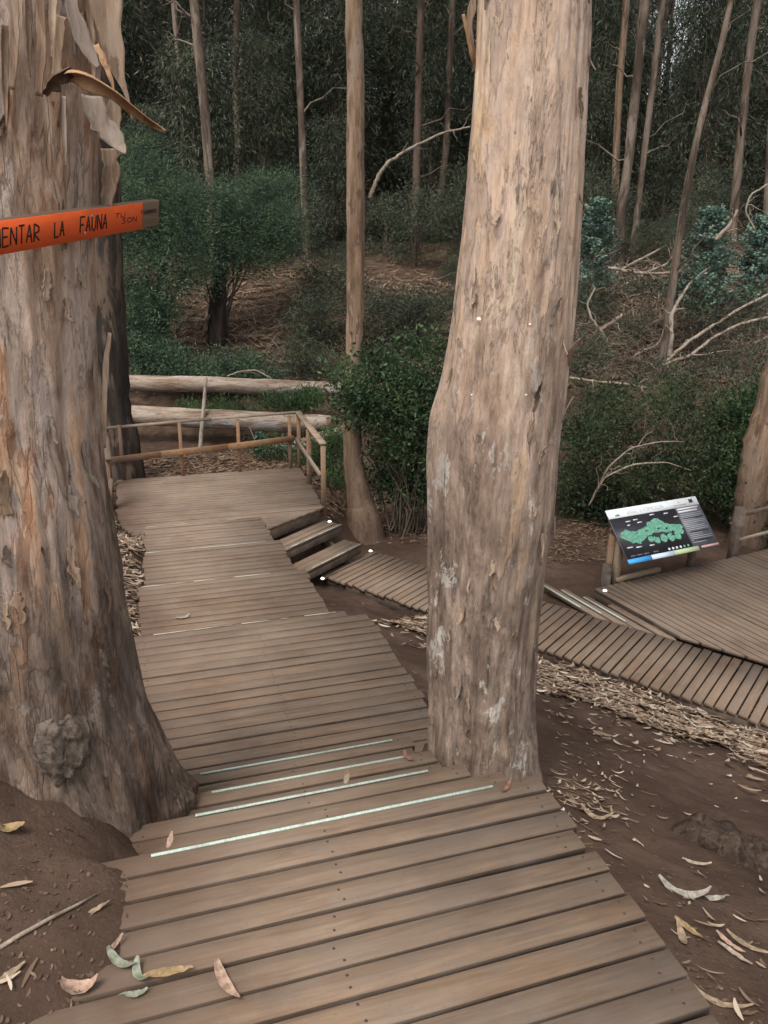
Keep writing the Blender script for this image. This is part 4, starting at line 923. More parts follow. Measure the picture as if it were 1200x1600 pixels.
slim_tree('short black burnt trunk under the dark soft bush', [(344, 390, 18), (342, 430, 20), (340, 475, 26)], 16.3, B_dark, None, htop=1.9)
shrub('low_bush', 'low green shrubs behind the fallen logs at left', 'bush',
      [bl(215, 540, 14.6, .6, .5, .5), bl(250, 570, 14.3, .6, .4, .3), bl(225, 490, 14.9, .5, .5, .5), bl(290, 580, 14.2, .4, .3, .2)],
      190, 95, (.15, .15, .12), (.04, .09), (.015, .03), L_fine, gpt(235, 14.5), seed=6, stems=10)
shrub('low_bush', 'rounded green shrub behind the upper fallen log', 'bush',
      [bl(370, 570, 14.5, .5, .4, .28), bl(345, 590, 14.4, .5, .4, .2), bl(410, 585, 14.5, .4, .35, .2)],
      110, 90, (.12, .12, .09), (.04, .08), (.012, .024), L_fine, gpt(370, 14.5), seed=7, stems=8)
shrub('low_bush', 'olive undergrowth on the bank behind the straight brown trunk', 'bush',
      [bl(500, 500, 16, .7, .5, .6), bl(480, 560, 15, .5, .4, .35), bl(620, 490, 16, .9, .6, .45), bl(520, 430, 17.5, .7, .6, .4), bl(680, 480, 16, .6, .5, .4)],
      260, 80, (.18, .18, .14), (.05, .11), (.012, .026), L_forest, gpt(560, 15.8), seed=8, stems=16)
for k, (lab, bs) in enumerate((
    ('dark undergrowth on the slope right of the tan trunk, below the small sapling', [(905, 470, 15.4, .5, .4, .3), (930, 540, 14, .6, .4, .3), (900, 570, 13.5, .5, .4, .25)]),
    ('dark undergrowth on the slope under the largest sapling', [(1090, 480, 15.3, .8, .5, .3), (1130, 500, 15, .7, .4, .25), (1060, 450, 16, .5, .4, .25)]),
    ('dark undergrowth at the right edge of the slope', [(1170, 560, 13.8, .8, .5, .4), (1120, 580, 13.4, .7, .4, .2), (1190, 500, 15, .6, .5, .3)]),
    ('brownish dry undergrowth in the middle of the right slope', [(1000, 450, 16.5, .8, .5, .25), (985, 510, 15, .5, .4, .2), (1010, 580, 13.5, .8, .4, .2)]))):
    shrub('low_bush', lab, 'bush', [bl(*q) for q in bs], 60, 50, (.17, .17, .12), (.04, .11), (.012, .026), L_forest, gpt(bs[0][0], bs[0][2]), seed=40 + k, stems=18, shell=.2)
shrub('weed_patch', 'bright green weeds under the upper fallen log', 'plant',
      [bl(440, 632, 13.1, .5, .25, .12), bl(340, 640, 13.2, .7, .25, .12), bl(480, 625, 13.2, .3, .25, .15)],
      90, 60, (.09, .09, .06), (.04, .10), (.01, .02), L_fern, gpt(400, 13.1), seed=9, stems=6, up=.9)
shrub('weed_patch', 'green plants growing behind the platform railing', 'plant',
      [bl(500, 720, 11.6, .35, .3, .2), bl(440, 700, 11.9, .5, .3, .12), bl(520, 690, 11.5, .3, .3, .3), bl(530, 750, 10.9, .22, .2, .2)],
      90, 70, (.09, .09, .07), (.03, .08), (.012, .022), L_fern, gpt(490, 11.6), seed=10, stems=6, up=.5)
# blue-green juvenile gums
def sapling(label, px, py_top, py_bot, Y, wpx, n, seed):
    top = aty(px, py_top, Y); bot = aty(px, py_bot, Y); g = float(gz(bot[0], bot[1])); base = np.array([bot[0], bot[1], g]); hh = top[2] - g; w = wpx / 2 * Y / FPX
    z0 = max(0.05, bot[2] - g); rg = np.random.default_rng(seed); m = MB(); m.tube([(0, 0, -.05), (.02, 0, hh * .5), (0, .02, hh * .98)], [.016, .011, .004], 6); P = []; D = []
    for k in range(int(n * 2)):
        z = rg.uniform(z0, hh) ; f = 1 - (z - z0) / (hh - z0); a = rg.uniform(0, 6.283); Lb_ = w * (.25 + .75 * f ** .7) * rg.uniform(.6, 1.1)
        tip = np.array([math.cos(a) * Lb_, math.sin(a) * Lb_, z + .25 * Lb_]); b = np.array([0, 0, z - .1]); m.tube([b, (b + tip) / 2 + np.array([0, 0, .03]), tip], [.006, .004, .002], 4, cap=False)
        for q in np.linspace(.25, 1, 9):
            for sd in (0, 1, 2):
                p = b + (tip - b) * q + rg.normal(0, .012, 3); d = np.cross(tip - b, [0, 0, 1]) * (1 if sd else -1); d = d / np.linalg.norm(d) + rg.normal(0, .45, 3) + np.array([0, 0, .25]); P.append(p); D.append(d)
    t = thing('gum_sapling', label, 'sapling', base)
    obj('stem', m.mesh('stem', B_forest, True), t); obj('foliage', leaves_mesh('foliage', np.array(P), np.array(D), rg.uniform(.05, .10, len(P)), rg.uniform(.028, .05, len(P)), L_blue, rg=rg), t)
sapling('blue-green gum sapling just right of the tan trunk', 922, 312, 445, 16.5, 92, 60, 1)
sapling('largest blue-green gum sapling on the right slope', 1094, 328, 485, 15.6, 128, 95, 2)
sapling('blue-green gum sapling at the right edge of the slope', 1172, 338, 475, 16.2, 116, 80, 3)
sapling('small blue-green sprout between the logs and the railing', 408, 678, 712, 12.0, 26, 10, 4)

# ------------------------------------------------------------------ fallen logs and dead branches
def log(label, pts, name='fallen_log', mat=None, cat='log', group=None, n=18, ragged=None, wob=.03, seed=0):
    P = np.array([aty(px, py, Y) for px, py, w, Y in pts]); R = np.array([w / 2 * depth(p) / FPX for p, (a, b, w, Y) in zip(P, pts)]); k = len(P)
    ts = np.linspace(0, k - 1, (k - 1) * 8 + 1); P = np.stack([np.interp(ts, np.arange(k), P[:, c]) for c in range(3)], 1); R = np.interp(ts, np.arange(k), R)
    for _ in range(2): P[1:-1] = (P[:-2] + 2 * P[1:-1] + P[2:]) / 4
    rg = np.random.default_rng(seed); R = R * (1 + rg.normal(size=len(R)) * wob); P[1:-1] += rg.normal(size=(len(P) - 2, 3)) * R[1:-1, None] * wob * 2
    if cat == 'branch': R = R * .72
    b = P[len(P) // 2].copy(); t = thing(name, label, cat, b, 0, group)
    m = MB().tube(P - b, R, n)
    if cat == 'branch' and len(P) > 14:
        for q in range(6):
            i0 = int(rg.integers(3, len(P) - 2)); L_ = rg.uniform(.15, .55); e_ = P[i0] - b + (P[min(i0 + 3, len(P) - 1)] - P[i0]) * .8 + rg.normal(size=3) * np.array([.5, .3, .5]) * L_
            m.tube(path_curve(P[i0] - b, e_, .02, rg, 6, .3), np.linspace(R[i0] * .5, .002, 6), 5, cap=False)
    if ragged:
        for q in range(ragged):
            a = rg.uniform(0, 6.28); d = (P[-1] - P[-2]); d /= np.linalg.norm(d); o_ = np.array([0, math.sin(a), math.cos(a)]) * R[-1] * .75
            m.tube([P[-1] - b + o_ - d * .05, P[-1] - b + o_ + d * rg.uniform(.06, .28)], [R[-1] * .28, .004], 5)
    obj('log' if cat == 'log' else 'limb', m.mesh(name, mat or B_log, True), t); return t
log('long pale fallen log lying level behind the railing, the higher one', [(150, 598, 25, 13.6), (300, 600, 25, 13.6), (430, 605, 24, 13.6), (520, 608, 22, 13.6), (620, 608, 19, 13.6), (700, 608, 16, 13.6)], seed=1, wob=.012)
log('thick broken fallen log behind the railing, the lower one with splintered end', [(150, 645, 29, 12.9), (300, 653, 30, 12.9), (430, 659, 30, 12.9), (518, 662, 26, 12.9)], seed=2, ragged=9, wob=.012)
log('short pale log lying under the splintered log end', [(400, 702, 17, 12.5), (460, 697, 18, 12.5), (500, 684, 18, 12.5), (538, 672, 15, 12.5)], seed=3)
log('thin upright grey stick leaning against the fallen logs', [(311, 722, 7, 12.5), (317, 650, 6, 12.7), (322, 590, 5, 12.9)], 'stick', B_branch, 'stick', seed=4, n=8)
obj_twigs = [
    ('pale forked dead branch arching above the bank beside the brown trunk', [(577, 310, 9, 17), (588, 280, 9, 17), (605, 255, 8, 17), (640, 232, 6, 17), (690, 208, 5, 17), (735, 198, 4, 17)]),
    ('white bent dead branch standing upright on the right slope', [(1045, 560, 11, 14.8), (1050, 530, 9, 14.8), (1048, 495, 9, 14.9), (1060, 470, 7, 15), (1080, 440, 5, 15.2), (1105, 420, 4, 15.4)]),
    ('long forked dead branch lying across the right slope', [(1040, 565, 8, 14.6), (1075, 535, 7, 14.6), (1115, 508, 7, 14.8), (1160, 480, 6, 15), (1210, 455, 6, 15)]),
    ('grey dead branch running to the right edge below the saplings', [(1035, 570, 8, 14.4), (1080, 555, 7, 14.4), (1110, 530, 7, 14.5), (1150, 508, 6, 14.6), (1215, 492, 6, 14.8)]),
    ('pale broken limb on the slope right of the tan trunk', [(935, 517, 10, 14.6), (955, 505, 9, 14.7), (972, 492, 8, 14.8)]),
    ('thin curved twig hooked over the pale broken limb', [(957, 555, 5, 14.4), (942, 520, 5, 14.5), (925, 500, 5, 14.6), (917, 475, 4, 14.8), (930, 450, 4, 15)]),
    ('reddish fallen branch below the pair of curving trunks', [(950, 418, 7, 16), (985, 425, 7, 16), (1020, 428, 6, 16), (1050, 426, 6, 16)]),
    ('short orange-brown snag above the largest sapling', [(1118, 375, 9, 15), (1140, 352, 8, 15), (1153, 328, 4, 15)]),
    ('low dead branch along the top of the thicket', [(890, 590, 6, 12.6), (930, 596, 6, 12.6), (975, 600, 6, 12.6), (1010, 606, 5, 12.6)]),
    ('thin dead twig rising at upper right of the saplings', [(1180, 360, 4, 15), (1164, 330, 4, 15), (1172, 305, 4, 15), (1200, 288, 4, 15)]),
    ('thin bare stem arching through the thicket behind the board', [(920, 790, 4, 10.2), (945, 745, 4, 10.0), (990, 725, 4, 9.9), (1040, 722, 3, 9.9), (1080, 735, 2, 9.9)]),
    ('bare upright stem in the thicket left of the board', [(925, 780, 4, 10.2), (950, 730, 4, 10), (985, 700, 4, 9.9), (1030, 690, 3, 9.9), (1070, 690, 2, 9.9)]),
    ('arched green vine over the upper fallen log', [(355, 588, 3, 13.3), (375, 580, 3, 13.3), (400, 578, 3, 13.3), (425, 592, 3, 13.3)]),
]
for k, (lab, pts) in enumerate(obj_twigs): log(lab, pts, 'dead_branch', B_branch, 'branch', n=8, seed=20 + k, wob=.06)
rgb = random.Random(44)
for k in range(14):
    x0, y0 = rgb.uniform(890, 1180), rgb.uniform(430, 585); g0 = ground_hit(x0, y0)[1]; a = rgb.uniform(-.9, .9); L_ = rgb.uniform(60, 130); c_ = rgb.uniform(-18, 18)
    log('grey-brown dead branch among the debris on the right slope', [(x0, y0, 7, g0 - .1), (x0 + L_ * .35 * math.cos(a), y0 - L_ * .3 * abs(math.sin(a)) - c_ * .5 - 6, 6, g0 - .15), (x0 + L_ * .7 * math.cos(a), y0 - L_ * .6 * abs(math.sin(a)) - c_ - 8, 5, g0 - .2), (x0 + L_ * math.cos(a), y0 - L_ * abs(math.sin(a)) - 6, 3, g0 - .1)], 'dead_branch', B_branch, 'branch', 'dead branches in the debris of the right slope', n=7, seed=60 + k, wob=.06)
# tangle of small twigs on the slope (uncountable)
rg = np.random.default_rng(77); m = MB()
for k in range(1300):
    px, py, Y = rg.uniform(880, 1230), rg.uniform(405, 600), 0
    if k > 1100: px, py = rg.uniform(330, 700), rg.uniform(440, 590)
    p = ground_hit(px, py); a = rg.uniform(0, 6.28); L = rg.uniform(.25, 1.0); q = p + np.array([math.cos(a) * L, math.sin(a) * L * .5, rg.uniform(-.1, .35)]); q[2] = max(q[2], float(gz(q[0], q[1])) + .02); p[2] += .02
    m.tube(path_curve(p, q, rg.uniform(0, .12), rg, 6, .25), np.linspace(rg.uniform(.004, .011) * (2.0 if k % 7 == 0 else 1), .002, 6), 4, cap=False)
tag(obj('twig_tangle', m.mesh('twig_tangle', B_branch)), 'tangle of dry twigs strewn over the bank', 'twigs', kind='stuff')

# ------------------------------------------------------------------ information board
M_pwhite = flat_mat('print_white', (0.82, 0.86, 0.86), .22, .02, spec=.6); M_pdark = flat_mat('print_charcoal', (0.022, 0.022, 0.028), .3, .15); M_pgrey = flat_mat('print_grey', (0.10, 0.10, 0.12), .35, .1)
M_pgreen = flat_mat('print_green', (0.12, 0.31, 0.22), .35, .45); M_pblue = flat_mat('print_blue', (0.05, 0.32, 0.68), .35, .1); M_ppale = flat_mat('print_pale_blue', (0.55, 0.66, 0.76), .35, .05)
M_polive = flat_mat('print_olive', (0.42, 0.50, 0.30), .35, .1); M_ptext = flat_mat('print_text_grey', (0.32, 0.34, 0.36), .4, .1); M_plight = flat_mat('print_light_text', (0.6, 0.6, 0.62), .4, .1)
M_pred = flat_mat('print_red', (0.5, 0.27, 0.24), .4, .1); M_post = wood_mat('pale_post_wood', (0.16, 0.12, 0.075), (0.23, 0.175, 0.115), (0.29, 0.23, 0.16), dirt_amt=.3)
BL = aty(983, 882, 7.95); BR = atz(1125, 853, BL[2]); ia = math.atan2(BR[1] - BL[1], BR[0] - BL[0]); IW = float(np.linalg.norm(BR - BL))
ix = Vector((math.cos(ia), math.sin(ia), 0)); inh = Vector((math.sin(ia), -math.cos(ia), 0)); iv = (-inh * .463 + Vector((0, 0, .472))); IH = iv.length; iv.normalize(); inn = ix.cross(iv)
IM = Matrix(((ix.x, iv.x, inn.x, BL[0]), (ix.y, iv.y, inn.y, BL[1]), (ix.z, iv.z, inn.z, BL[2]), (0, 0, 0, 1)))
ib = thing('information_board', 'slanted information board with a green map on black and a white header', 'sign')
ib.matrix_world = IM
pan = obj('panel', MB().box((0, 0, -.012), (IW, IH, 0)).mesh('panel', M_pgrey), ib)
lay = [.0012]
def sheet(name, x0, y0, x1, y1, mat, z=None, sk=0):
    z = z or .001
    return obj(name, MB().box((x0 * IW, y0 * IH, z - .0008), (x1 * IW, y1 * IH, z)).mesh(name, mat), pan)
def poly(name, pts, mat, z=.003):
    V = [(x * IW, y * IH, z) for x, y in pts] + [(x * IW, y * IH, z - .0008) for x, y in pts]; n = len(pts)
    me = bpy.data.meshes.new(name); me.from_pydata(V, [], [tuple(range(n)), tuple(range(2 * n - 1, n - 1, -1))] + [(i, i + n, (i + 1) % n + n, (i + 1) % n) for i in range(n)]); me.materials.append(mat)
    return obj(name, me, pan)
sheet('header_band', .0, .835, 1.0, 1.0, M_pwhite); sheet('map_field', .004, .085, .715, .833, M_pdark); sheet('text_field', .717, .085, .996, .833, M_pgrey)
sheet('footer_band', .0, .0, .25, .083, M_pblue); sheet('footer_band', .25, .0, .50, .083, M_ppale); sheet('footer_band', .50, .0, .77, .083, M_polive); sheet('footer_band', .80, .03, 1.0, .07, M_pred)
def text(txt, x, y, h, mat, z=.0022, w=None, align='LEFT'):
    cu = bpy.data.curves.new('lettering', 'FONT'); cu.body = txt; cu.size = h * IH; cu.extrude = .0003; cu.align_x = align
    o = bpy.data.objects.new('tmp', cu); C.objects.link(o); dg = bpy.context.evaluated_depsgraph_get(); me = bpy.data.meshes.new_from_object(o.evaluated_get(dg)); bpy.data.objects.remove(o)
    me.name = 'lettering'; me.materials.clear(); me.materials.append(mat)
    if w:
        xs = [v.co.x for v in me.vertices]; k = w * IW / (max(xs) - min(xs))
        for v in me.vertices: v.co.x *= k
    return obj('lettering', me, pan, (x * IW, y * IH, z))
text('SENDERO DE INTERPRETACIÓN', .20, .875, .10, M_ptext, w=.40)
sheet('logo', .075, .865, .12, .90, M_pgreen, .002); sheet('logo', .90, .89, .945, .96, M_pdark, .002); sheet('logo', .775, .925, .79, .945, M_pred, .002); sheet('caption_line', .72, .87, .86, .89, M_ptext, .002)
for k, yy in enumerate((.785, .735)): sheet('heading_line', .73, yy, .97 - .02 * k, yy + .03, M_plight, .002)
rq = random.Random(3)
for yy in np.arange(.69, .12, -.034):
    sheet('text_line', .735, yy, .975 - rq.choice((0, 0, .02, .09)), yy + .011, M_ptext, .002)
for yy in (.60, .335, .17): sheet('text_bar', .75, yy, .97, yy + .025, M_pdark, .0028)
mp = [(.03, .50), (.07, .60), (.12, .66), (.16, .60), (.22, .56), (.30, .60), (.36, .64), (.38, .70), (.43, .74), (.50, .80), (.54, .72), (.58, .64), (.63, .60), (.70, .56), (.74, .56), (.77, .50), (.74, .44), (.69, .36), (.66, .40), (.62, .44), (.57, .42), (.52, .44), (.47, .47), (.41, .46), (.36, .44), (.31, .42), (.27, .36), (.22, .30), (.15, .34), (.09, .42)]
mq = []
for (xa, ya), (xb, yb) in zip(mp, mp[1:] + mp[:1]):
    for q in (0, .25, .5, .75): mq.append(((xa + (xb - xa) * q) * .93 + rq.uniform(-.008, .008), .50 + ((ya + (yb - ya) * q) - .52) * .82 + rq.uniform(-.014, .014)))
poly('map_area', mq, M_pgreen)
for cx_, cy_, r_ in ((.34, .36, .04), (.40, .33, .045), (.48, .34, .05), (.565, .33, .055), (.64, .33, .05), (.70, .40, .04)):
    poly('map_area', [(cx_ * .95 + r_ * math.cos(a) * rq.uniform(.75, 1.1) * .8, cy_ + r_ * 1.6 * math.sin(a) * rq.uniform(.75, 1.1)) for a in np.linspace(0, 6.28, 11)[:-1]], M_pgreen, .0036)
for cx_, cy_, r_ in ((.42, .40, .03), (.47, .52, .014), (.33, .52, .012), (.56, .50, .016), (.60, .37, .02), (.22, .50, .01)):
    poly('map_patch', [(cx_ * .95 + r_ * math.cos(a), cy_ + r_ * 1.3 * math.sin(a) * rq.uniform(.6, 1.1)) for a in np.linspace(0, 6.28, 9)[:-1]], M_pdark, .0044)
for x, y, w in ((.15, .73, .05), (.23, .74, .05), (.26, .68, .05), (.15, .66, .03), (.42, .78, .05), (.57, .76, .05), (.66, .67, .045), (.05, .27, .06), (.14, .25, .06), (.28, .24, .05)): sheet('map_label', x, y, x + w, y + .02, M_plight, .0048)
for k in range(6):
    poly('map_icon', [((.46 + k * .042) + .012 * math.cos(a), .125 + .024 * math.sin(a)) for a in np.linspace(0, 6.28, 9)[:-1]], M_plight if k < 4 else M_pgreen, .0022)
for x in (.05, .12, .19, .29): sheet('map_label', x, .115, x + .055, .14, M_pgrey, .0022)
IMi = IM.inverted()
def board_post(px, zt, y, w, mat, name='post'):
    """a leg from the ground up to the board's underside"""
    a = IM @ Vector((px * IW, y * IH, -.014)); g = float(gz(a.x, a.y))
    o = obj(name, MB().beam((0, 0, g - .1), (0, 0, a.z - .005), w, w, up=(ix.x, ix.y, 0)).mesh(name, mat)); o.matrix_world = Matrix.Translation((a.x, a.y, 0))
    o.parent = ib; o.matrix_parent_inverse = IM.inverted(); return o
board_post(.06, 0, .55, .07, M_post); board_post(.90, 0, .55, .07, M_dark)
a = IM @ Vector((.5 * IW, .35 * IH, -.03))
obj('crossbar', MB().beam((.05 * IW, .55 * IH, -.035), (.92 * IW, .55 * IH, -.035), .05, .035).mesh('crossbar', M_dark), ib)
p = ground_hit(946, 912); p = atz(946, 911, ZS)
bp = thing('burnt_post', 'short black charred post beside the information board', 'post', (p[0], p[1], ZS - .25))
obj('post', MB().beam((0, 0, -.2), (0, 0, .47), .085, .085, up=(0, 1, 0)).mesh('post', M_char), bp)
obj('upper_post', MB().beam((.05, .12, -.2), (.05, .12, .78), .06, .06, up=(0, 1, 0)).mesh('upper_post', M_rail), bp)
pp = atz(1000, 900, ZS)
tag(obj('edge_board', MB().beam((*(SO - S2 * .05 + S1 * .36), ZS + .02), (*(SO - S2 * .07 + S1 * 1.05), ZS + .02), .05, .05).mesh('edge_board', M_post)), 'pale loose board lying along the platform edge under the information board', 'board')

# ------------------------------------------------------------------ stump, twig and single leaves
sp = ground_hit(1145, 1345); rg = np.random.default_rng(8)
tS = np.linspace(-1, 1, 40); ph = np.linspace(0, 2 * np.pi, 40, endpoint=False)
Tg, Pg = np.meshgrid(tS, ph, indexing='ij')
rr_ = .16 * np.sqrt(np.clip(1.02 - np.abs(Tg) ** 2.6, .02, 1)) * (1 + .30 * fbm(np.stack([Tg * 1.8, np.cos(Pg) * 1.5, np.sin(Pg) * 1.5], -1), 4, 12) + .10 * fbm(np.stack([Tg * 4, np.cos(Pg) * 7, np.sin(Pg) * 9], -1), 3, 31))
V = np.stack([Tg * .26, rr_ * np.cos(Pg), rr_ * np.sin(Pg) * .85], -1).reshape(-1, 3); n = 40
i = np.arange(39)[:, None] * n; j = np.arange(n)[None]; j2 = (j + 1) % n
F = np.stack([i + j, i + j2, i + n + j2, i + n + j], -1).reshape(-1, 4)
B_stump = bark_mat('rotten_stump_bark', [(0.36, (0.024, 0.016, 0.012)), (0.5, (0.05, 0.033, 0.024)), (0.64, (0.095, 0.065, 0.047))], (0.06, 0.04, 0.029), (0.016, 0.011, 0.008), scale=22, zs=1.0)
so = thing('stump', 'half buried dark rotten stump on the slope at the right edge', 'stump', sp + np.array([0, .06, -.075]), -.32)
mS = MB().add(V, [F, np.array([np.arange(n)[::-1], np.arange(n) + 39 * n])]).mesh('stump', B_stump, True); obj('wood', mS, so, rot=(.2, .12, 0))

tw = [ground_hit(px, py) + np.array([0, 0, .012]) for px, py in ((-20, 1500), (30, 1468), (80, 1440), (120, 1420), (158, 1398))]
tag(obj('twig', MB().tube(tw, [.006, .006, .005, .004, .0008], 7).mesh('twig', B_branch, True)), 'thin brown twig lying on the dirt at lower left', 'twig')

def leaf_geo(L, W, bend, curl, cup, n=12, th=.0008, seed=0):
    """a lance-shaped eucalyptus leaf: bend = sideways sickle, curl = lengthwise rise, cup = across"""
    rg = random.Random(seed); V = []; s = np.linspace(0, 1, n); a = 0; x = y = 0; pts = []
    for t in s:
        pts.append((x, y)); ang = bend * (t - .35); x += L / n * math.cos(ang); y += L / n * math.sin(ang)
    for t, (x, y) in zip(s, pts):
        w = W / 2 * (math.sin(math.pi * min(1, t * .93 + .05)) ** .8) * (1 - .25 * t) + .0012; ang = bend * (t - .35)
        nx_, ny_ = -math.sin(ang), math.cos(ang); z = curl * L * (4 * (t - .5) ** 2) * (.8 + .4 * rg.random()) + .004
        for k in (-1, 0, 1): V.append((x + nx_ * w * k, y + ny_ * w * k, z + (cup * w if k else 0) + .002 * rg.uniform(-1, 1)))
    F = []
    for i in range(n - 1):
        for k in range(2): F.append((i * 3 + k, (i + 1) * 3 + k, (i + 1) * 3 + k + 1, i * 3 + k + 1))
    V = np.array(V); V[:, 0] -= L / 2
    return V, F
def vein_leaf_mat(name, c):
    t = NT(name); n = t.noise(t.coord((60, 60, 60), rnd=True), 1, 4, .6); col = t.ramp(n, [(.36, tuple(x * .6 for x in c)), (.62, tuple(min(1, x * 1.15) for x in c))]); q = t.noise(t.coord((150, 150, 150), rnd=True), 1, 3, .6); col = t.mix(t.ramp(q, [(.6, 0.0), (.68, .6)]), col, (.10, .065, .045))
    return t.done(col, .6, None, .35)
LM = {k: vein_leaf_mat(k + '_fallen_leaf', c) for k, c in dict(pink=(.36, .24, .175), yellow=(.29, .20, .10), green=(.22, .235, .17), tan=(.27, .20, .13), red=(.21, .10, .07), pale=(.34, .275, .20), grey=(.30, .275, .23)).items()}
def single(px, py, L, W, rz, mat, label, z=None, bend=.6, curl=.08, cup=.25, up=None, name='fallen_leaf', seed=None, tilt=(0, 0)):
    L, W = L * .86, W * .86; p = atz(px, py, z) if z is not None else ground_hit(px, py); seed = seed if seed is not None else int(px * 3 + py)
    V, F = leaf_geo(L, W, bend, curl, cup, seed=seed); me = np_mesh(name, V, F, LM[mat], True)
    o = obj(name, me, None, p + np.array([0, 0, .004 if z is not None else .006]), (tilt[0], tilt[1], rz)); tag(o, label, 'leaf', 'single fallen leaves'); return o
single(356, 1541, .165, .033, -1.0, 'pink', 'long pinkish brown leaf on the front deck at lower left', 0, .55)
single(268, 1524, .15, .030, .28, 'yellow', 'yellow-brown leaf beside the long pinkish leaf on the front deck', 0, -.5)
single(192, 1508, .12, .028, -.55, 'green', 'grey-green leaf in the leaf pile at the left deck edge', 0, .7, .22)
single(222, 1528, .10, .024, -1.1, 'green', 'curled grey-green leaf against the yellow-brown leaf', 0, 1.6, .25)
single(215, 1555, .07, .02, .2, 'green', 'small green leaf tucked under the yellow-brown leaf', 0, .8, .1)
single(176, 1482, .075, .014, 1.3, 'pink', 'thin pink leaf tip standing over the grey-green leaf', None, .5, .4, tilt=(.5, .3))
single(168, 1577, .12, .030, .75, 'green', 'pale green leaf at the lower left corner of the deck', None, -.5, .1)
single(130, 1552, .11, .05, .1, 'pink', 'crumpled brown leaf left of the deck at lower left', None, .8, .35, .8)
single(150, 1428, .12, .018, .95, 'tan', 'thin tan leaf on the dirt near the twig', None, -.4, .05)
single(12, 1528, .12, .026, .65, 'tan', 'tan leaf at the left picture edge on the dirt', None, .4, .1)
single(22, 1299, .085, .05, .35, 'yellow', 'rounded yellowish leaf on the dirt at the left picture edge', None, .2, .15, .4)
single(542, 1212, .07, .026, 1.4, 'tan', 'upright tan leaf standing between the stair strips', -.175, .2, .1, .4, tilt=(0, -1.0))
single(268, 1312, .06, .02, 1.3, 'pink', 'small pinkish leaf standing behind the nearest stair strip', -.02, .2, .1, .4, tilt=(0, -.8))
single(792, 1232, .085, .016, 1.0, 'red', 'narrow reddish leaf at the right end of the top stair board', 0, .5, .1)
single(290, 964, .16, .04, .5, 'pale', 'pale crescent leaf on the step below the long landing', -.875, 2.2, .05)
single(640, 1188, .09, .02, -.9, 'red', 'brown leaf on the stair tread against the tan trunk', -.35, .8, .25)
single(1075, 1400, .24, .045, -.42, 'grey', 'long grey curled strip leaf on the slope at lower right', None, 1.5, .18, .6)
single(1118, 1412, .13, .03, .25, 'grey', 'grey crumpled leaf beside the long curled strip', None, -1.2, .3, .6)
single(1062, 1465, .12, .028, 1.4, 'tan', 'tan leaf standing by the deck edge below the curled strip', None, .5, .2, .4)
single(1077, 1458, .12, .026, -.9, 'yellow', 'yellowish leaf just right of the tan leaf by the deck edge', None, -.4, .12)
single(1090, 1352, .14, .022, -.25, 'pale', 'pale pointed leaf on the slope near the stump', None, .3, .1)
single(1170, 1482, .16, .022, -.75, 'tan', 'slender tan leaf at the right picture edge on the slope', None, .5, .1)
single(1150, 1498, .13, .018, -.8, 'pale', 'slender pale leaf left of the one at the right edge', None, -.6, .1)
single(1142, 1480, .12, .018, -1.0, 'pink', 'narrow pinkish leaf below the grey crumpled leaf', None, .3, .1)
single(1130, 1570, .2, .02, -.5, 'tan', 'long thin tan leaf at the lower right corner', None, .9, .1)
single(935, 1280, .18, .03, -.5, 'tan', 'largest tan leaf beside the deck near the tan trunk foot', None, 1.2, .25, .5)

# ------------------------------------------------------------------ leaf litter (uncountable)
def litter(label, XY, L, W, mat, seed, lift=.004, pile=.02):
    rg = np.random.default_rng(seed); n = len(XY); XY = np.asarray(XY)
    z = gz(XY[:, 0], XY[:, 1]) + lift + rg.uniform(0, pile, n); a = rg.uniform(0, 2 * np.pi, n); L_ = rg.uniform(*L, n); W_ = rg.uniform(*W, n)
    bend = rg.normal(0, .5, n); curl = rg.normal(.05, .12, n); tilt = rg.normal(0, .22, n); k = 5; s = np.linspace(0, 1, k); Vs = []
    e = .6; gxv = (gz(XY[:, 0] + e * .1, XY[:, 1], False) - gz(XY[:, 0] - e * .1, XY[:, 1], False)) / (.2 * e); gyv = (gz(XY[:, 0], XY[:, 1] + e * .1, False) - gz(XY[:, 0], XY[:, 1] - e * .1, False)) / (.2 * e)
    gxv, gyv = np.clip(gxv, -1, 1), np.clip(gyv, -1, 1)
    for t in s:
        ang = a + bend * (t - .5); x = (t - .5) * L_; dx = x * np.cos(a + bend * (t - .5) * .5); dy = x * np.sin(a + bend * (t - .5) * .5)
        w = W_ / 2 * (np.sin(np.pi * (t * .9 + .05))) + .0008
        for sd in (-1, 1):
            px = dx - np.sin(ang) * w * sd; py = dy + np.cos(ang) * w * sd
            Vs.append(np.stack([XY[:, 0] + px, XY[:, 1] + py, z + gxv * px + gyv * py + np.abs(curl) * L_ * (t - .5) ** 2 * 3 + tilt * sd * w + .15 * tilt * x], -1))
    V = np.stack(Vs, 1).reshape(-1, 3); b = np.arange(n)[:, None] * (2 * k)
    F = np.concatenate([b + np.array([2 * i, 2 * i + 2, 2 * i + 3, 2 * i + 1])[None] for i in range(k - 1)])
    return tag(obj('leaf_litter', np_mesh('leaf_litter', V, F, mat, True)), label, 'leaf litter', kind='stuff')
rg = np.random.default_rng(31)
def gfr(s, w): return GO + GD * s - GN * w
def uvr(n, u0, u1, v0, v1):
    return np.stack([uv2xy(u, v) for u, v in zip(rg.uniform(u0, u1, n), rg.uniform(v0, v1, n))])
n = 6800; s_ = rg.uniform(1.5, 6.5, n); lim = .85 + .16 * np.sin(s_ * 2.3) + .10 * np.sin(s_ * 6.1 + 1) + .13 * np.clip(s_ - 2, 0, 4); w_ = .01 + lim * rg.uniform(0, 1, n) ** .8 * np.where(rg.uniform(0, 1, n) < .06, 1.7, 1)
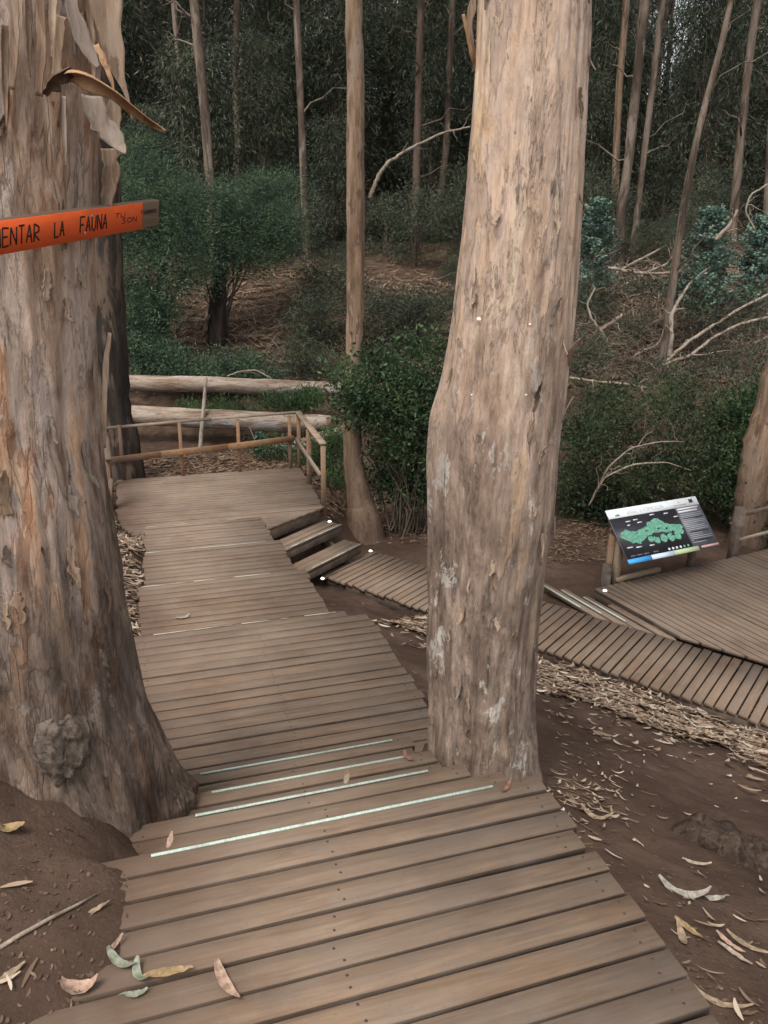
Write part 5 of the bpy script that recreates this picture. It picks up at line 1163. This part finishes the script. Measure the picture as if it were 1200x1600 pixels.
XY = np.stack([gfr(a, b) for a, b in zip(s_, w_)]); litter('thick bank of dry pale leaves along the near side of the low boardwalk', XY, (.05, .16), (.013, .034), L_litter, 1, pile=.04)
XY = np.concatenate([uvr(2600, 4.9, 8.9, -.95, -.06), uvr(500, 3.6, 5, -.6, -.12), uvr(900, 7.6, 9.0, -.45, -.03)]); litter('dry brown leaves heaped along the left side of the plank steps', XY, (.05, .15), (.008, .024), L_litter, 2, pile=.05)
XY = np.concatenate([uvr(3600, 10.82, 12.6, -2.0, 2.6), uvr(800, 9.6, 11.6, 2.3, 3.3)]); litter('brown leaf litter on the ground behind the platform railing', XY, (.06, .16), (.01, .03), L_brown, 3, pile=.05)
pts = [(rg.normal(905, 45), rg.normal(1250, 30)) for k in range(190)] + [(rg.uniform(845, 1200), rg.uniform(1130, 1600)) for k in range(110)] + [(rg.uniform(500, 670), rg.uniform(900, 1080)) for k in range(40)] + [(rg.uniform(850, 1200), 1110 + (rg.uniform(0, 1) ** 2) * 90) for k in range(260)] + [(rg.uniform(0, 230), rg.uniform(1330, 1600)) for k in range(5)]
pts = ground_hits(pts); pts = [p for p in pts if not (-.12 < p[0] * VX + p[1] * VY < 1.22 and p[0] * UX + p[1] * UY < 2.4)]
litter('scattered pale dry leaves on the dirt slope right of the front deck', pts, (.025, .085), (.005, .013), L_litter, 4, pile=.012)
pts = [(rg.uniform(575, 680), rg.uniform(770, 850)) for k in range(420)] + [(rg.uniform(845, 960), rg.uniform(815, 880)) for k in range(420)] + [(rg.uniform(510, 570), rg.uniform(770, 810)) for k in range(260)]
litter('leaf litter at the foot of the bushes beside the low path', ground_hits(pts), (.05, .14), (.008, .022), L_brown, 5, pile=.02)
pts = [(rg.uniform(180, 720), rg.uniform(425, 600)) for k in range(2600)] + [(rg.uniform(860, 1230), rg.uniform(395, 610)) for k in range(3600)]
litter('coarse brown leaf and bark litter covering the bank below the wood', ground_hits(pts), (.08, .28), (.015, .045), L_brown, 6, pile=.08)

rg = np.random.default_rng(91)
pts = [(rg.uniform(-20, 330), rg.uniform(1260, 1620)) for k in range(420)] + [(rg.uniform(840, 1220), rg.uniform(1140, 1620)) for k in range(1100)] + [(rg.uniform(500, 670), rg.uniform(880, 1100)) for k in range(400)] + [(rg.uniform(850, 960), rg.uniform(860, 950)) for k in range(150)]
pts = ground_hits(pts); pts = [p for p in pts if not (-.1 < p[0] * VX + p[1] * VY < 1.22 and p[0] * UX + p[1] * UY < 2.4)]
litter('small crumbs of soil and bark on the bare dirt', pts, (.005, .02), (.003, .008), L_crumb, 7, lift=.001, pile=.004)
